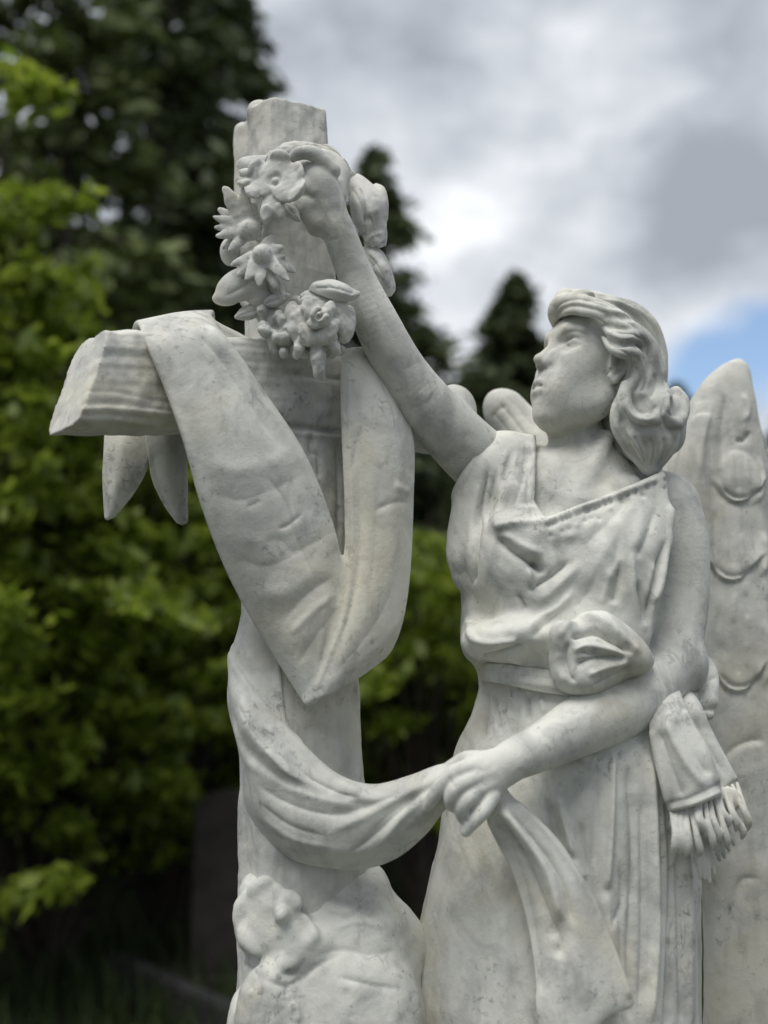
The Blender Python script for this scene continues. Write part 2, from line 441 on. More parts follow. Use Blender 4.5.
def marble(name, base=(.72, .725, .672), vein=(.27, .275, .28), warm=(.60, .55, .40), warm_at=.62, sc=1.0):
    m = bpy.data.materials.new(name); nt, N, L = nodes(m)
    out = N('ShaderNodeOutputMaterial'); bs = N('ShaderNodeBsdfPrincipled'); L(bs.outputs[0], out.inputs[0])
    tc = N('ShaderNodeTexCoord'); mp = N('ShaderNodeMapping'); L(tc.outputs['Object'], mp.inputs[0])
    mp.inputs['Rotation'].default_value = (.35, .6, .2); mp.inputs['Scale'].default_value = (sc, sc, sc)

    def noise(scale, detail=4, rough=.55, dist=0.0, vec=None):
        n = N('ShaderNodeTexNoise'); n.inputs['Scale'].default_value = scale; n.inputs['Detail'].default_value = detail
        n.inputs['Roughness'].default_value = rough; n.inputs['Distortion'].default_value = dist
        L(vec or mp.outputs[0], n.inputs[0]); return n.outputs[0]

    mv = N('ShaderNodeMapping'); L(tc.outputs['Object'], mv.inputs[0])
    mv.inputs['Rotation'].default_value = (.2, .75, .3); mv.inputs['Scale'].default_value = (1.5, 1.5, .55)

    def mixc(fac, a, b):
        x = N('ShaderNodeMix'); x.data_type = 'RGBA'
        if hasattr(fac, 'links'): L(fac, x.inputs[0])
        else: x.inputs[0].default_value = fac
        for s, v in ((6, a), (7, b)):
            if hasattr(v, 'links'): L(v, x.inputs[s])
            else: x.inputs[s].default_value = (*v, 1)
        return x.outputs[2]

    def rmp(v, stops):
        r = ramp(N('ShaderNodeValToRGB'), stops); L(v, r.inputs[0]); return r.outputs[0]

    def mul(a, b):
        x = N('ShaderNodeMath'); x.operation = 'MULTIPLY'
        for i, v in enumerate((a, b)):
            if hasattr(v, 'links'): L(v, x.inputs[i])
            else: x.inputs[i].default_value = v
        return x.outputs[0]

    cloud = rmp(noise(5, 5, .6, .6), [(.35, 0), (.70, 1)])
    col = mixc(mul(cloud, .75), base, tuple(c * .70 for c in base))
    # cool grey bloom
    col = mixc(mul(rmp(noise(14, 4, .6, .8), [(.46, 0), (.68, 1)]), .75), col, (.38, .385, .37))
    # thin broken veins: |noise - .5| small, only where a second noise allows
    a = N('ShaderNodeMath'); a.operation = 'SUBTRACT'; L(noise(6.0, 4, .55, .35, mv.outputs[0]), a.inputs[0]); a.inputs[1].default_value = .5
    b = N('ShaderNodeMath'); b.operation = 'ABSOLUTE'; L(a.outputs[0], b.inputs[0])
    v1 = mul(rmp(b.outputs[0], [(0, 1), (.010, .5), (.030, 0)]), rmp(noise(9, 3, .5), [(.54, 0), (.68, 1)]))
    col = mixc(mul(v1, .45), col, vein)
    a2 = N('ShaderNodeMath'); a2.operation = 'SUBTRACT'; L(noise(15, 3, .5, .3, mv.outputs[0]), a2.inputs[0]); a2.inputs[1].default_value = .5
    b2 = N('ShaderNodeMath'); b2.operation = 'ABSOLUTE'; L(a2.outputs[0], b2.inputs[0])
    v2 = mul(rmp(b2.outputs[0], [(0, 1), (.025, 0)]), rmp(noise(13, 3, .5), [(.57, 0), (.67, 1)]))
    col = mixc(mul(v2, .5), col, vein)
    # dark grey flecks in clusters
    fl = mul(rmp(noise(85, 3, .6, .5), [(.565, 0), (.67, 1)]), rmp(noise(9, 3, .6), [(.47, 0), (.62, 1)]))
    col = mixc(mul(fl, .62), col, (.21, .21, .205))
    # lichen specks
    sp = mul(rmp(noise(190, 2, .5), [(.70, 0), (.76, 1)]), rmp(noise(6, 2, .5), [(.45, 0), (.6, 1)]))
    col = mixc(mul(sp, .7), col, (.12, .12, .11))
    # grey rain streaks running down
    rs = N('ShaderNodeMapping'); L(tc.outputs['Object'], rs.inputs[0]); rs.inputs['Scale'].default_value = (1, 1, .16)
    col = mixc(mul(mul(rmp(noise(24, 4, .6, .2, rs.outputs[0]), [(.50, 0), (.66, 1)]), rmp(noise(5, 3, .5), [(.42, 0), (.60, 1)])), .42), col, (.27, .275, .26))
    # warm weather stains
    st = rmp(noise(4.2, 4, .6, .5), [(warm_at - .1, 0), (warm_at + .1, 1)])
    col = mixc(mul(st, .5), col, warm)
    L(col, bs.inputs['Base Color'])
    L(rmp(noise(30, 3, .6), [(.3, .62), (.7, .85)]), bs.inputs['Roughness'])
    bs.inputs['Specular IOR Level'].default_value = .25
    bs.inputs['Subsurface Weight'].default_value = .05
    bs.inputs['Subsurface Radius'].default_value = (.012, .010, .008); bs.inputs['Subsurface Scale'].default_value = 1.0
    bm = N('ShaderNodeBump'); bm.inputs['Strength'].default_value = .6; bm.inputs['Distance'].default_value = .0022
    s1 = N('ShaderNodeMath'); s1.operation = 'MULTIPLY_ADD'; L(noise(420, 3, .6), s1.inputs[0]); s1.inputs[1].default_value = .35; L(noise(60, 5, .62), s1.inputs[2])
    L(s1.outputs[0], bm.inputs['Height']); L(bm.outputs[0], bs.inputs['Normal'])
    return m


MARBLE = marble('white_marble')
MARBLE_WING = marble('weathered_marble', base=(.68, .68, .63), warm=(.58, .53, .40), warm_at=.55)
MARBLE_CROSS = marble('yellowed_marble', base=(.69, .69, .645), warm=(.62, .57, .42), warm_at=.56)
MARBLE_FLOWER = marble('creamy_marble', base=(.70, .705, .665), warm=(.62, .57, .45), warm_at=.6, sc=1.3)

# ------------------------------------------------------------------ the monument
root = bpy.data.objects.new('angel_monument', None); scene.collection.objects.link(root)
root.location = tuple(BASE)
root['label'] = 'white marble monument of a winged angel hanging a wreath on a draped log cross'
root['category'] = 'statue'


def px2m(px, py, off, r):
    return r * mpp(px, py, off)


def pch(vol, pts, k=.01, op='u', kin=0.0):
    """chain given as (px, py, off, radius px), run through smoothly"""
    if len(pts) > 2:
        fine = 9 if max(q[3] for q in pts) > 15 else 4
        pts = [tuple(q) for q in spline(pts, fine * (len(pts) - 1) + 1)]
        kin = 0
    return vol.chain([P(*p[:3]) for p in pts], [px2m(*p) for p in pts], k, op, kin)


def pell(vol, px, py, off, rx, rz, ry, rot=0.0, k=.01, op='u', yaw=0.0):
    """ellipsoid: rx, rz in px (across, up), ry metres deep, turned by rot degrees in the picture plane"""
    s = mpp(px, py, off); a = math.radians(rot); y = math.radians(yaw)
    X = np.array([math.cos(a) * math.cos(y), math.cos(a) * math.sin(y), math.sin(a)])
    Z = np.array([-math.sin(a), 0, math.cos(a)]); Y = np.cross(Z, X); Y /= np.linalg.norm(Y); Z = np.cross(X, Y)
    return vol.ell(P(px, py, off), (rx * s, ry, rz * s), np.array([X, Y, Z]), k, op)


# ---- cross: a rough log cross turned 25 degrees, its left arm towards the viewer
CY = math.radians(25)
ARM = np.array([-math.cos(CY), -math.sin(CY), 0]); FRONT = np.array([math.sin(CY), -math.cos(CY), 0])


def log_box(vol, a, b, side, up, ra, rb, n=5.0, k=.012, end=None, grain=.0004):
    """squared log from a to b; half sizes ra=(side, up) at a, rb at b"""
    ax = b - a; Lh = np.linalg.norm(ax); ax = ax / Lh
    def fn(x, y, z):
        px, py, pz = x - a[0], y - a[1], z - a[2]
        t = px * ax[0] + py * ax[1] + pz * ax[2]; q = np.clip(t / Lh, 0, 1)
        px, py, pz = px - t * ax[0], py - t * ax[1], pz - t * ax[2]
        u = px * side[0] + py * side[1] + pz * side[2]; v = px * up[0] + py * up[1] + pz * up[2]
        A = ra[0] + (rb[0] - ra[0]) * q; B = ra[1] + (rb[1] - ra[1]) * q
        A = A + .0006 * np.sin(t * 27 + 1.3); B = B + .0006 * np.sin(t * 31 + u * 25)
        d = ((np.abs(u / A)**n + np.abs(v / B)**n)**(1 / n) - 1) * np.minimum(A, B) * .9
        d = d + grain * np.clip((z - 1.95) / .25, .25, 1) * (np.sin(u * 300 + 1.6 * np.sin(t * 8) + v * 90) + .7 * np.sin(u * 560 + 2.3 * np.sin(t * 11 + 1) - v * 120) + .5 * np.sin(u * 130 + t * 6 + v * 60))
        e = t - Lh
        if end is not None: e = e + end[0] * u + end[1] * v
        return np.maximum(np.minimum(d, .05), np.maximum(e * .9, -t)).astype(np.float32)
    M = max(max(ra), max(rb)) * 1.5
    A = np.array([a, b]); vol.put(fn, A.min(0) - M, A.max(0) + M, k)


def build_cross():
    v = Vol(*bounds([(30, 80, -.30), (500, 1180, .30)], .02), .0026)
    top, bot = P(286, 117, .0), P(306, 1190, .0)
    top = np.array([P(286, 117, 0)[0], bot[1], top[2]])
    c = P(297, 388, 0.0)
    log_box(v, P(310, 1190, 0), top, ARM, FRONT, (.094, .085), (.055, .054), k=.0)
    tipl = P(86, 384, -.205)
    log_box(v, c, tipl + ARM * .012, np.array([0, 0, 1.0]), FRONT, (.064, .060), (.066, .060), end=(.45, .0), k=.014, grain=.0011)
    log_box(v, c, c - ARM * .25 - np.array([0, 0, .03]), np.array([0, 0, 1.0]), FRONT, (.064, .060), (.048, .05), k=.014)
    # knotty lumps
    pch(v, [(243, 132, .03, 9), (244, 220, .03, 10), (248, 300, .03, 9)], .012)
    pell(v, 262, 112, .0, 14, 8, .03, k=.015)
    pass
    m = v.mesh(2)
    m.inflate(lambda V: .0016 * fbm(V * np.array([.7, 1, .5]), 20, 3, 3))
    S = []
    r = random.Random(3)
    for x0 in range(244, 356, 7):                         # bark and grain on the post
        y = 110
        while y < 900:
            L_ = r.uniform(50, 150); xx = x0 + r.uniform(-3, 3)
            S.append(('g', [(xx, y), (xx + r.uniform(-3, 3), y + L_ * .5), (xx + r.uniform(-4, 4) + L_ * .02, y + L_)], r.uniform(1.6, 3.2), r.uniform(-1.2, .7)))
            y += L_ * r.uniform(.5, 1.1)
    for (ya, yb, h) in ((352, 358, -1.2), (384, 399, -1.4), (397, 408, -1.6), (402, 412, 1.8), (408, 419, -2.2), (412, 424, 2.0)):
        S.append(('g', [(72 + (420 - ya) * .3, ya + 8), (110, (ya + yb) / 2 + r.uniform(-2, 2)), (150, yb), (200, yb + 6)], 2.4, h, .12))
    S += [('g', [(262, 424), (300, 427), (346, 432)], 2.4, -8, .1), ('g', [(270, 432), (306, 434), (346, 439)], 2.4, 2.5, .1), ('g', [(280, 372), (310, 376), (346, 380)], 2.4, -3, .1), ('g', [(311, 432), (311, 452), (318, 456), (319, 480)], 2.4, -5, .1), ('g', [(338, 436), (339, 500), (338, 570)], 3, -5, .1), ('g', [(333, 520), (334, 550), (336, 575)], 6, -3),
          ('g', [(348, 440), (351, 500), (348, 570), (343, 600)], 3, -5, .1), ('g', [(357, 690), (353, 690)], 3, -6), ('g', [(300, 690), (306, 760)], 6, -1.5)]
    m.carve(S)
    return put('log_cross', m, MARBLE_CROSS, root)


def build_drape():
    # main banner: over the left arm, down to a point on the post, up again along the right arm
    left = [
        [(118, 430, .0), (140, 425, .0), (165, 420, .01), (186, 425, .02), (200, 430, .03)],
        [(132, 345, -.06), (150, 338, -.05), (172, 330, -.03), (195, 325, -.0), (212, 322, .02)],
        [(139, 323, -.16), (158, 319, -.14), (176, 316, -.12), (194, 316, -.09), (210, 321, -.07)],
        [(150, 345, -.212), (172, 338, -.196), (194, 333, -.18), (214, 334, -.16), (232, 349, -.135)],
        [(167, 385, -.212), (190, 375, -.20), (214, 372, -.18), (238, 376, -.16), (262, 393, -.125)],
        [(187, 442, -.205), (214, 432, -.195), (242, 430, -.178), (270, 434, -.150), (299, 449, -.115)],
        [(205, 508, -.182), (234, 497, -.182), (265, 492, -.165), (296, 497, -.138), (325, 510, -.108)],
        [(228, 568, -.150), (255, 556, -.158), (284, 550, -.150), (314, 554, -.130), (340, 570, -.106)],
        [(255, 620, -.122), (277, 612, -.136), (300, 608, -.136), (322, 610, -.124), (338, 625, -.106)],
        [(283, 665, -.108), (295, 662, -.122), (306, 660, -.124), (316, 660, -.118), (324, 666, -.106)],
        [(304, 698, -.104), (307, 700, -.112), (310, 701, -.112), (313, 700, -.110), (316, 697, -.104)],
    ]
    right = [
        [(344, 352, -.055), (355, 350, -.055), (366, 350, -.050), (376, 353, -.038), (384, 362, -.02)],
        [(343, 385, -.080), (360, 380, -.080), (374, 380, -.070), (388, 386, -.054), (398, 400, -.03)],
        [(344, 430, -.090), (364, 424, -.090), (380, 424, -.082), (396, 430, -.066), (411, 440, -.04)],
        [(347, 500, -.096), (366, 494, -.098), (381, 491, -.092), (397, 494, -.074), (411, 500, -.046)],
        [(347, 560, -.104), (364, 556, -.108), (379, 555, -.102), (394, 560, -.084), (408, 568, -.054)],
        [(342, 604, -.112), (358, 600, -.116), (374, 600, -.110), (389, 602, -.092), (403, 608, -.062)],
        [(331, 645, -.117), (348, 642, -.122), (365, 638, -.115), (382, 634, -.096), (397, 632, -.066)],
        [(320, 678, -.117), (337, 672, -.122), (354, 666, -.114), (371, 658, -.094), (390, 648, -.066)],
        [(308, 701, -.115), (326, 693, -.119), (345, 683, -.110), (363, 672, -.092), (384, 656, -.066)],
    ]
    # loop of cloth seen passing over the top of the arm behind
    top = [[(203, 319, -.075), (212, 322, -.055), (221, 327, -.03)], [(222, 333, -.085), (233, 336, -.065), (243, 338, -.03)],
           [(240, 356, -.095), (252, 354, -.075), (262, 352, -.045)], [(262, 388, -.092), (270, 382, -.08), (278, 376, -.05)]]
    a = sheets([(left, 420, 170), (right, 320, 110), (top, 90, 60)], .0085, .0021, .010)
    a.carve([
        ('g', [(206, 322), (226, 346), (258, 392), (296, 450), (322, 508), (338, 560)], 5, 4.32, .1),
        ('g', [(196, 330), (216, 352), (248, 398), (286, 456)], 6, -4.05, .2),
        ('g', [(140, 328), (160, 375), (186, 440), (206, 512)], 4, 2.03, .1),
        ('g', [(196, 455), (230, 470), (270, 462), (296, 448)], 9, 1.8), ('g', [(204, 490), (240, 500), (280, 486), (312, 470)], 8, -1.8), ('g', [(220, 530), (256, 540), (300, 522), (326, 512)], 9, 1.6),
        ('g', [(228, 556), (268, 566), (310, 545), (336, 530)], 7, -1.8), ('g', [(276, 530), (290, 524), (304, 512)], 2.2, -2.4), ('g', [(246, 508), (262, 500)], 2, -1.6), ('g', [(240, 590), (285, 592), (330, 562)], 8, 1.4), ('g', [(284, 640), (312, 612), (338, 590)], 4, 2.0), ('g', [(276, 630), (306, 596), (338, 574)], 4, -2.0), ('g', [(296, 668), (318, 634), (340, 606)], 4, -1.8),
        ('g', [(262, 610), (295, 580), (325, 558)], 13.5, 1.75), ('g', [(268, 628), (300, 600), (332, 574)], 10.5, -2.02),
        ('g', [(284, 655), (308, 622), (335, 585)], 9.0, 1.69), ('g', [(300, 560), (280, 540), (262, 545)], 7.5, -1.49),
        ('g', [(262, 470), (285, 500), (300, 545), (318, 590)], 3, -2.2), ('g', [(326, 590), (322, 640), (314, 685)], 3.5, 2), 
        ('g', [(170, 350), (200, 420), (235, 500)], 10, 2.16),
        ('g', [(349, 356), (350, 430), (352, 500), (352, 560), (345, 612), (330, 656), (314, 694)], 3, 2.6, .05), ('g', [(357, 380), (359, 440), (360, 510), (359, 560), (350, 610), (334, 660)], 4, -3.0, .15),
        ('g', [(362, 425), (356, 445), (351, 478)], 3, -2.5), ('g', [(392, 484), (411, 494)], 4, 2.5), ('g', [(372, 512), (394, 502), (411, 503)], 3.5, -2.8), ('g', [(370, 432), (388, 490), (392, 560), (380, 620)], 8, 2.4),
        ('g', [(400, 560), (384, 610), (352, 655), (326, 680)], 7, -2.2), ('g', [(380, 450), (376, 540), (368, 610)], 6, -1.6), ('g', [(405, 610), (385, 640), (350, 672)], 4, 1.6)])
    # two pointed tails under the arm
    t1 = [[(105, 420, -.05), (125, 420, -.05), (150, 422, -.05)], [(104, 450, -.055), (124, 450, -.065), (150, 450, -.055)], [(103, 475, -.055), (122, 476, -.068), (146, 472, -.06)],
          [(104, 500, -.055), (115, 500, -.064), (131, 498, -.06)], [(106, 520, -.055), (109, 520, -.058), (113, 517, -.055)]]
    t2 = [[(142, 418, -.055), (165, 420, -.045), (188, 424, -.03)], [(147, 450, -.06), (168, 450, -.06), (187, 450, -.03)], [(152, 480, -.058), (172, 480, -.06), (187, 478, -.03)],
          [(164, 505, -.052), (176, 505, -.054), (187, 503, -.03)], [(178, 523, -.045), (182, 525, -.045), (187, 523, -.035)]]
    d = ribbon(t1, 60, 40, .007); e = ribbon(t2, 60, 40, .007)
    d.carve([('g', [(124, 430), (120, 470), (110, 512)], 7, 2.03)]); e.carve([('g', [(150, 440), (160, 490), (178, 520)], 4, -2.03)])
    banner = put('banner_cloth', a, MARBLE, root)
    put('hanging_tail', d, MARBLE, banner); put('hanging_tail', e, MARBLE, banner)

    # swag: wraps the foot of the post and is gathered in the angel's hand
    sw = [
        [(300, 640, .085), (290, 670, .085), (285, 700, .085), (285, 730, .08), (290, 770, .08), (300, 810, .08)],
        [(245, 640, .03), (243, 668, .04), (240, 695, .04), (250, 735, .03), (252, 770, .03), (262, 805, .03)],
        [(232, 656, -.045), (231, 680, -.055), (231, 708, -.05), (241, 748, -.05), (245, 785, -.04), (249, 806, -.02)],
        [(244, 684, -.093), (243, 715, -.120), (250, 748, -.112), (256, 780, -.118), (258, 808, -.105), (264, 832, -.075)],
        [(268, 716, -.100), (270, 750, -.134), (280, 778, -.122), (284, 805, -.128), (286, 832, -.120), (292, 856, -.092)],
        [(300, 746, -.100), (306, 775, -.126), (316, 795, -.126), (320, 818, -.134), (322, 845, -.126), (328, 865, -.098)],
        [(336, 776, -.102), (342, 790, -.128), (350, 803, -.132), (354, 822, -.138), (358, 845, -.130), (364, 866, -.105)],
        [(372, 787, -.108), (377, 797, -.140), (383, 808, -.144), (387, 823, -.146), (391, 840, -.138), (396, 855, -.115)],
        [(408, 779, -.130), (410, 789, -.152), (413, 799, -.156), (416, 811, -.164), (419, 822, -.158), (424, 832, -.135)],
        [(438, 768, -.155), (439, 777, -.170), (440, 785, -.172), (441, 793, -.176), (442, 801, -.172), (444, 807, -.158)],
        [(462, 764, -.165), (462, 770, -.172), (463, 776, -.174), (464, 784, -.174), (465, 790, -.170), (466, 796, -.165)],
    ]
    fl = [[(247, 600, -.045), (258, 602, -.075), (275, 640, -.084)], [(240, 632, -.046), (256, 640, -.080), (278, 672, -.086)], [(232, 658, -.046), (250, 684, -.088), (284, 722, -.090)],
          [(236, 672, -.05), (262, 712, -.090), (300, 742, -.092)]]
    s = sheets([(sw, 420, 190), (fl, 110, 60)], .0085, .0021, .010)
    s.carve([
        ('g', [(232, 662), (262, 706), (300, 746), (336, 779), (362, 793)], 4, 3.24, .05),
        ('g', [(244, 708), (275, 745), (310, 775), (345, 794)], 7, -5.40, .15),
        ('g', [(234, 716), (250, 760), (285, 786), (325, 800), (358, 806)], 6, 4.59, .1), ('g', [(250, 780), (285, 802), (325, 814), (365, 812)], 6, -4.32),
        ('g', [(322, 835), (360, 818), (405, 795), (440, 778)], 5, 3.38), ('g', [(330, 815), (370, 806), (410, 788)], 6, -3.38),
        ('g', [(375, 850), (405, 815), (436, 788)], 4, 3.51), ('g', [(360, 848), (392, 812), (425, 790)], 5, -2.97),
        ('g', [(300, 768), (330, 790), (362, 799)], 2.4, -3), ('g', [(254, 800), (290, 826), (330, 838)], 3, -2.6), ('g', [(256, 812), (292, 838), (338, 848)], 3, 2.4), ('g', [(340, 858), (372, 838), (398, 812), (420, 794)], 2.6, -3.2), ('g', [(262, 745), (282, 768), (310, 786)], 2.6, 2.4), ('g', [(236, 700), (250, 728), (272, 755)], 2.6, -2.6),
        ('g', [(390, 852), (418, 825), (441, 800)], 4, -2.16), ('g', [(262, 835), (295, 848), (340, 852), (385, 845)], 6, 2.03)])
    put('wrapped_swag', s, MARBLE, root)


def build_rock():
    v = Vol(*bounds([(215, 850, -.30), (430, 1190, .22)], .01), .0028)
    v.loft([(860, 268, 362, .0, .040), (885, 258, 384, .0, .062), (915, 250, 406, .0, .088), (970, 244, 418, .0, .106), (1024, 240, 428, .0, .118), (1180, 236, 436, .0, .15)], .04, n=3.0)
    c = P(278, 918, -.096); m_ = mpp(280, 918, -.09)
    for a, L_, wd, dy in ((122, 40, 30, .25), (172, 44, 34, .35), (222, 40, 32, .10), (275, 46, 36, .0), (330, 40, 26, .08), (50, 26, 22, .10)):
        d = np.array([math.cos(math.radians(a)), dy, math.sin(math.radians(a))])
        petal(v, c, d, np.array([-.15, -1, .15]), L_ * m_, wd * m_ * 1.25, .010, .005, .005)
    pell(v, 257, 892, -.04, 18, 20, .045, k=.01); pell(v, 248, 930, -.05, 13, 22, .05, 15, k=.01)
    pell(v, 282, 915, -.110, 8, 9, .014, k=.004); pell(v, 300, 950, -.088, 36, 16, .016, 24, k=.01)
    pell(v, 262, 1012, -.110, 28, 45, .03, -8, k=.010); pell(v, 240, 1040, -.06, 14, 46, .05, k=.012)
    pell(v, 355, 1010, -.085, 60, 38, .02, 0, k=.03); pch(v, [(290, 985, -.108, 6), (294, 1040, -.122, 9)], .015)
    pell(v, 372, 886, .0, 14, 18, .05, k=.02); pell(v, 398, 945, .01, 30, 40, .05, 18, k=.02)
    m = v.mesh(2); m.inflate(lambda V: .0018 * fbm(V, 9, 9, 3))
    m.carve([('g', [(255, 975), (288, 985), (320, 965), (345, 950)], 3.5, -4.5), ('g', [(288, 985), (287, 995)], 2.5, -4), ('g', [(320, 905), (345, 912), (375, 895)], 3, 2.5), ('g', [(330, 975), (370, 985), (405, 990)], 3, -2.5),
             ('g', [(292, 1000), (298, 1024)], 5, 3.5), ('g', [(300, 910), (312, 928), (320, 945)], 4, 2.5), ('g', [(238, 960), (256, 975), (250, 990)], 3, -5), ('g', [(310, 960), (340, 950), (372, 955), (404, 948)], 3.5, -2.5), ('g', [(330, 930), (360, 922), (392, 930)], 3, 2.0), ('g', [(262, 985), (268, 1010), (262, 1040)], 4, -3), ('g', [(345, 985), (352, 1024)], 4, -2.5), ('g', [(270, 880), (276, 905)], 3, -2), ('g', [(278, 935), (283, 955)], 2, -2.5)])
    rock = put('rockwork', m, MARBLE, root)
    # plinth below the picture, built so that the stone stands on the ground
    import bmesh
    bm = bmesh.new()
    z1 = float(P(300, 1180, 0)[2]) + .04
    def box(lo, hi):
        r_ = bmesh.ops.create_cube(bm, size=1)['verts']
        for q in r_: q.co = Vector([(lo[i] + hi[i]) / 2 + q.co[i] * (hi[i] - lo[i]) for i in range(3)]) - Vector(BASE)
    y = BASE[1]
    box((-.28, y - .30, .40), (.60, y + .42, z1)); box((-.36, y - .38, .16), (.68, y + .50, .397)); box((-.46, y - .48, -.02), (.78, y + .60, .157))
    bmesh.ops.bevel(bm, geom=bm.edges[:], offset=.012, segments=2, affect='EDGES')
    me = bpy.data.meshes.new('plinth'); bm.to_mesh(me); bm.free(); me.materials.append(MARBLE_WING)
    ob = bpy.data.objects.new('plinth', me); scene.collection.objects.link(ob); ob.parent = root


def build_wings():
    v = Vol(*bounds([(640, 350, .10), (800, 1190, .36)], .01), .0028)
    rows = [(361, 731, 739, .25, .018), (367, 719, 746, .25, .026), (385, 700, 751, .245, .032), (420, 681, 758, .24, .036), (470, 662, 768, .235, .038), (560, 655, 775, .23, .040),
            (700, 655, 782, .225, .042), (840, 668, 788, .22, .044), (885, 700, 789, .22, .044), (940, 705, 790, .218, .044), (1024, 705, 790, .215, .044), (1180, 706, 780, .21, .04)]
    v.loft(rows, 0, n=2.6)
    for (x, y, w) in ((738, 480, 17), (732, 556, 19), (737, 664, 21)):
        pell(v, x, y - 4, .200, w * 1.15, w * 1.5, .011, k=.003); pell(v, x + 6, y + w * 1.0, .200, w * .85, w * .6, .008, k=.003)
    pell(v, 692, 460, .204, 16, 44, .008, -12, k=.02)
    m = v.mesh(2); m.inflate(lambda V: .0016 * fbm(V * np.array([1.3, 1, .6]), 9, 4, 3))
    S = []
    for (x, y, w) in ((738, 480, 17), (732, 556, 19), (737, 664, 21)):
        S += [('g', [(x - w, y + 6), (x - w * .3, y + w), (x + w * .5, y + w), (x + w * 1.1, y + 8)], 2.4, -5.25, .2), ('s', [(768, y - 6), (x + w, y + 12), (x + w * .4, y + w * 1.25), (x - w * .4, y + w * 1.25), (x - w, y + 12), (x - w * 1.6, y - 4)], 16, 6.75, .15)]
        S += [('g', [(x - 3, y - 30), (x, y), (x + 1, y + 12)], 2.0, -2.10), ('g', [(x + 8, y - 24), (x + 10, y + 6)], 2.2, 1.80)]
    S += [('s', [(766, 740), (746, 744), (732, 752), (721, 766), (716, 790)], 14, -7.50, .1), ('g', [(766, 741), (746, 745), (732, 753), (721, 767)], 2.4, -6.00, .1), ('g', [(764, 880), (740, 882), (726, 930), (722, 990)], 3, -5.25), ('g', [(695, 400), (680, 450), (672, 500)], 9, -4.50),
          ('g', [(706, 415), (712, 470), (716, 560), (722, 660)], 6, -4.50), ('g', [(757, 420), (764, 560), (768, 700)], 5, 3.75), ('g', [(716, 690), (712, 740), (706, 800)], 5, 3.00), ('g', [(745, 770), (742, 860)], 8, -3.75), ('g', [(734, 790), (728, 880), (726, 1000)], 6, 3.00), ('g', [(742, 392), (748, 408), (745, 424)], 3, 4.50), ('g', [(750, 430), (744, 440), (734, 440)], 2.4, -6.00), ('g', [(726, 392), (722, 430), (724, 470)], 3, -3.75), ('g', [(712, 400), (704, 440), (700, 480)], 3, 3.30), ('g', [(757, 455), (762, 480), (757, 505)], 3, 4.50), ('g', [(762, 530), (766, 556), (760, 580)], 3, 4.50), ('g', [(766, 620), (768, 660), (764, 690)], 3, 4.50), ('g', [(718, 500), (716, 540), (718, 590)], 3, -3.75), ('g', [(720, 600), (718, 640), (722, 690)], 3, -3.75), ('g', [(745, 590), (748, 620)], 2.5, -3.00), ('g', [(735, 590), (733, 625)], 2.5, 3.00)]
    m.carve(S)
    put('wing', m, MARBLE_WING, root)
    u = Vol(*bounds([(470, 370, .05), (600, 640, .34)], .02), .0026)
    pch(u, [(506, 412, .235, 21), (524, 432, .225, 23), (548, 466, .21, 27), (575, 560, .20, 38)], .02)
    pell(u, 503, 409, .235, 15, 20, .03, 40, k=.02)
    m = u.mesh(2); m.carve([('g', [(496, 400), (512, 418), (532, 446)], 2.4, -2.5), ('g', [(506, 394), (524, 414), (542, 436)], 2.4, -2.5), ('g', [(492, 412), (502, 424), (514, 440)], 2.4, -2), ('g', [(490, 420), (498, 410), (508, 404)], 2.2, -2.2)])
    put('wing', m, MARBLE_WING, root)


# ---- the angel's body
HA = math.radians(24); HT = math.radians(15)
_f0 = np.array([-math.cos(HA), -math.sin(HA), 0]); _z = np.array([0, 0, 1.0])
HF = _f0 * math.cos(HT) + _z * math.sin(HT); HU = _z * math.cos(HT) - _f0 * math.sin(HT); HS = np.cross(HU, HF)
HO = P(596, 377, .035); HSC = .001; UP = 1.1


def hp(f, u, s=0.0):
    """head point, millimetres: forward, up, towards the near ear"""
    return HO + (HF * f + HU * u * UP + HS * s) * HSC


HR = np.array([HF, HU, HS])


def hell(v, c, r, k=8, op='u', rot=None):
    v.ell(hp(*c), np.array([r[0], r[1] * UP, r[2]]) * HSC, HR if rot is None else rot, k * HSC, op)


def hch(v, pts, r, k=6, op='u', kin=0):
    v.chain([hp(*p) for p in pts], [q * HSC for q in r] if not np.isscalar(r) else r * HSC, k * HSC, op, kin * HSC)


def both(pts): return [pts, [(a, b, -c) for a, b, c in pts]]


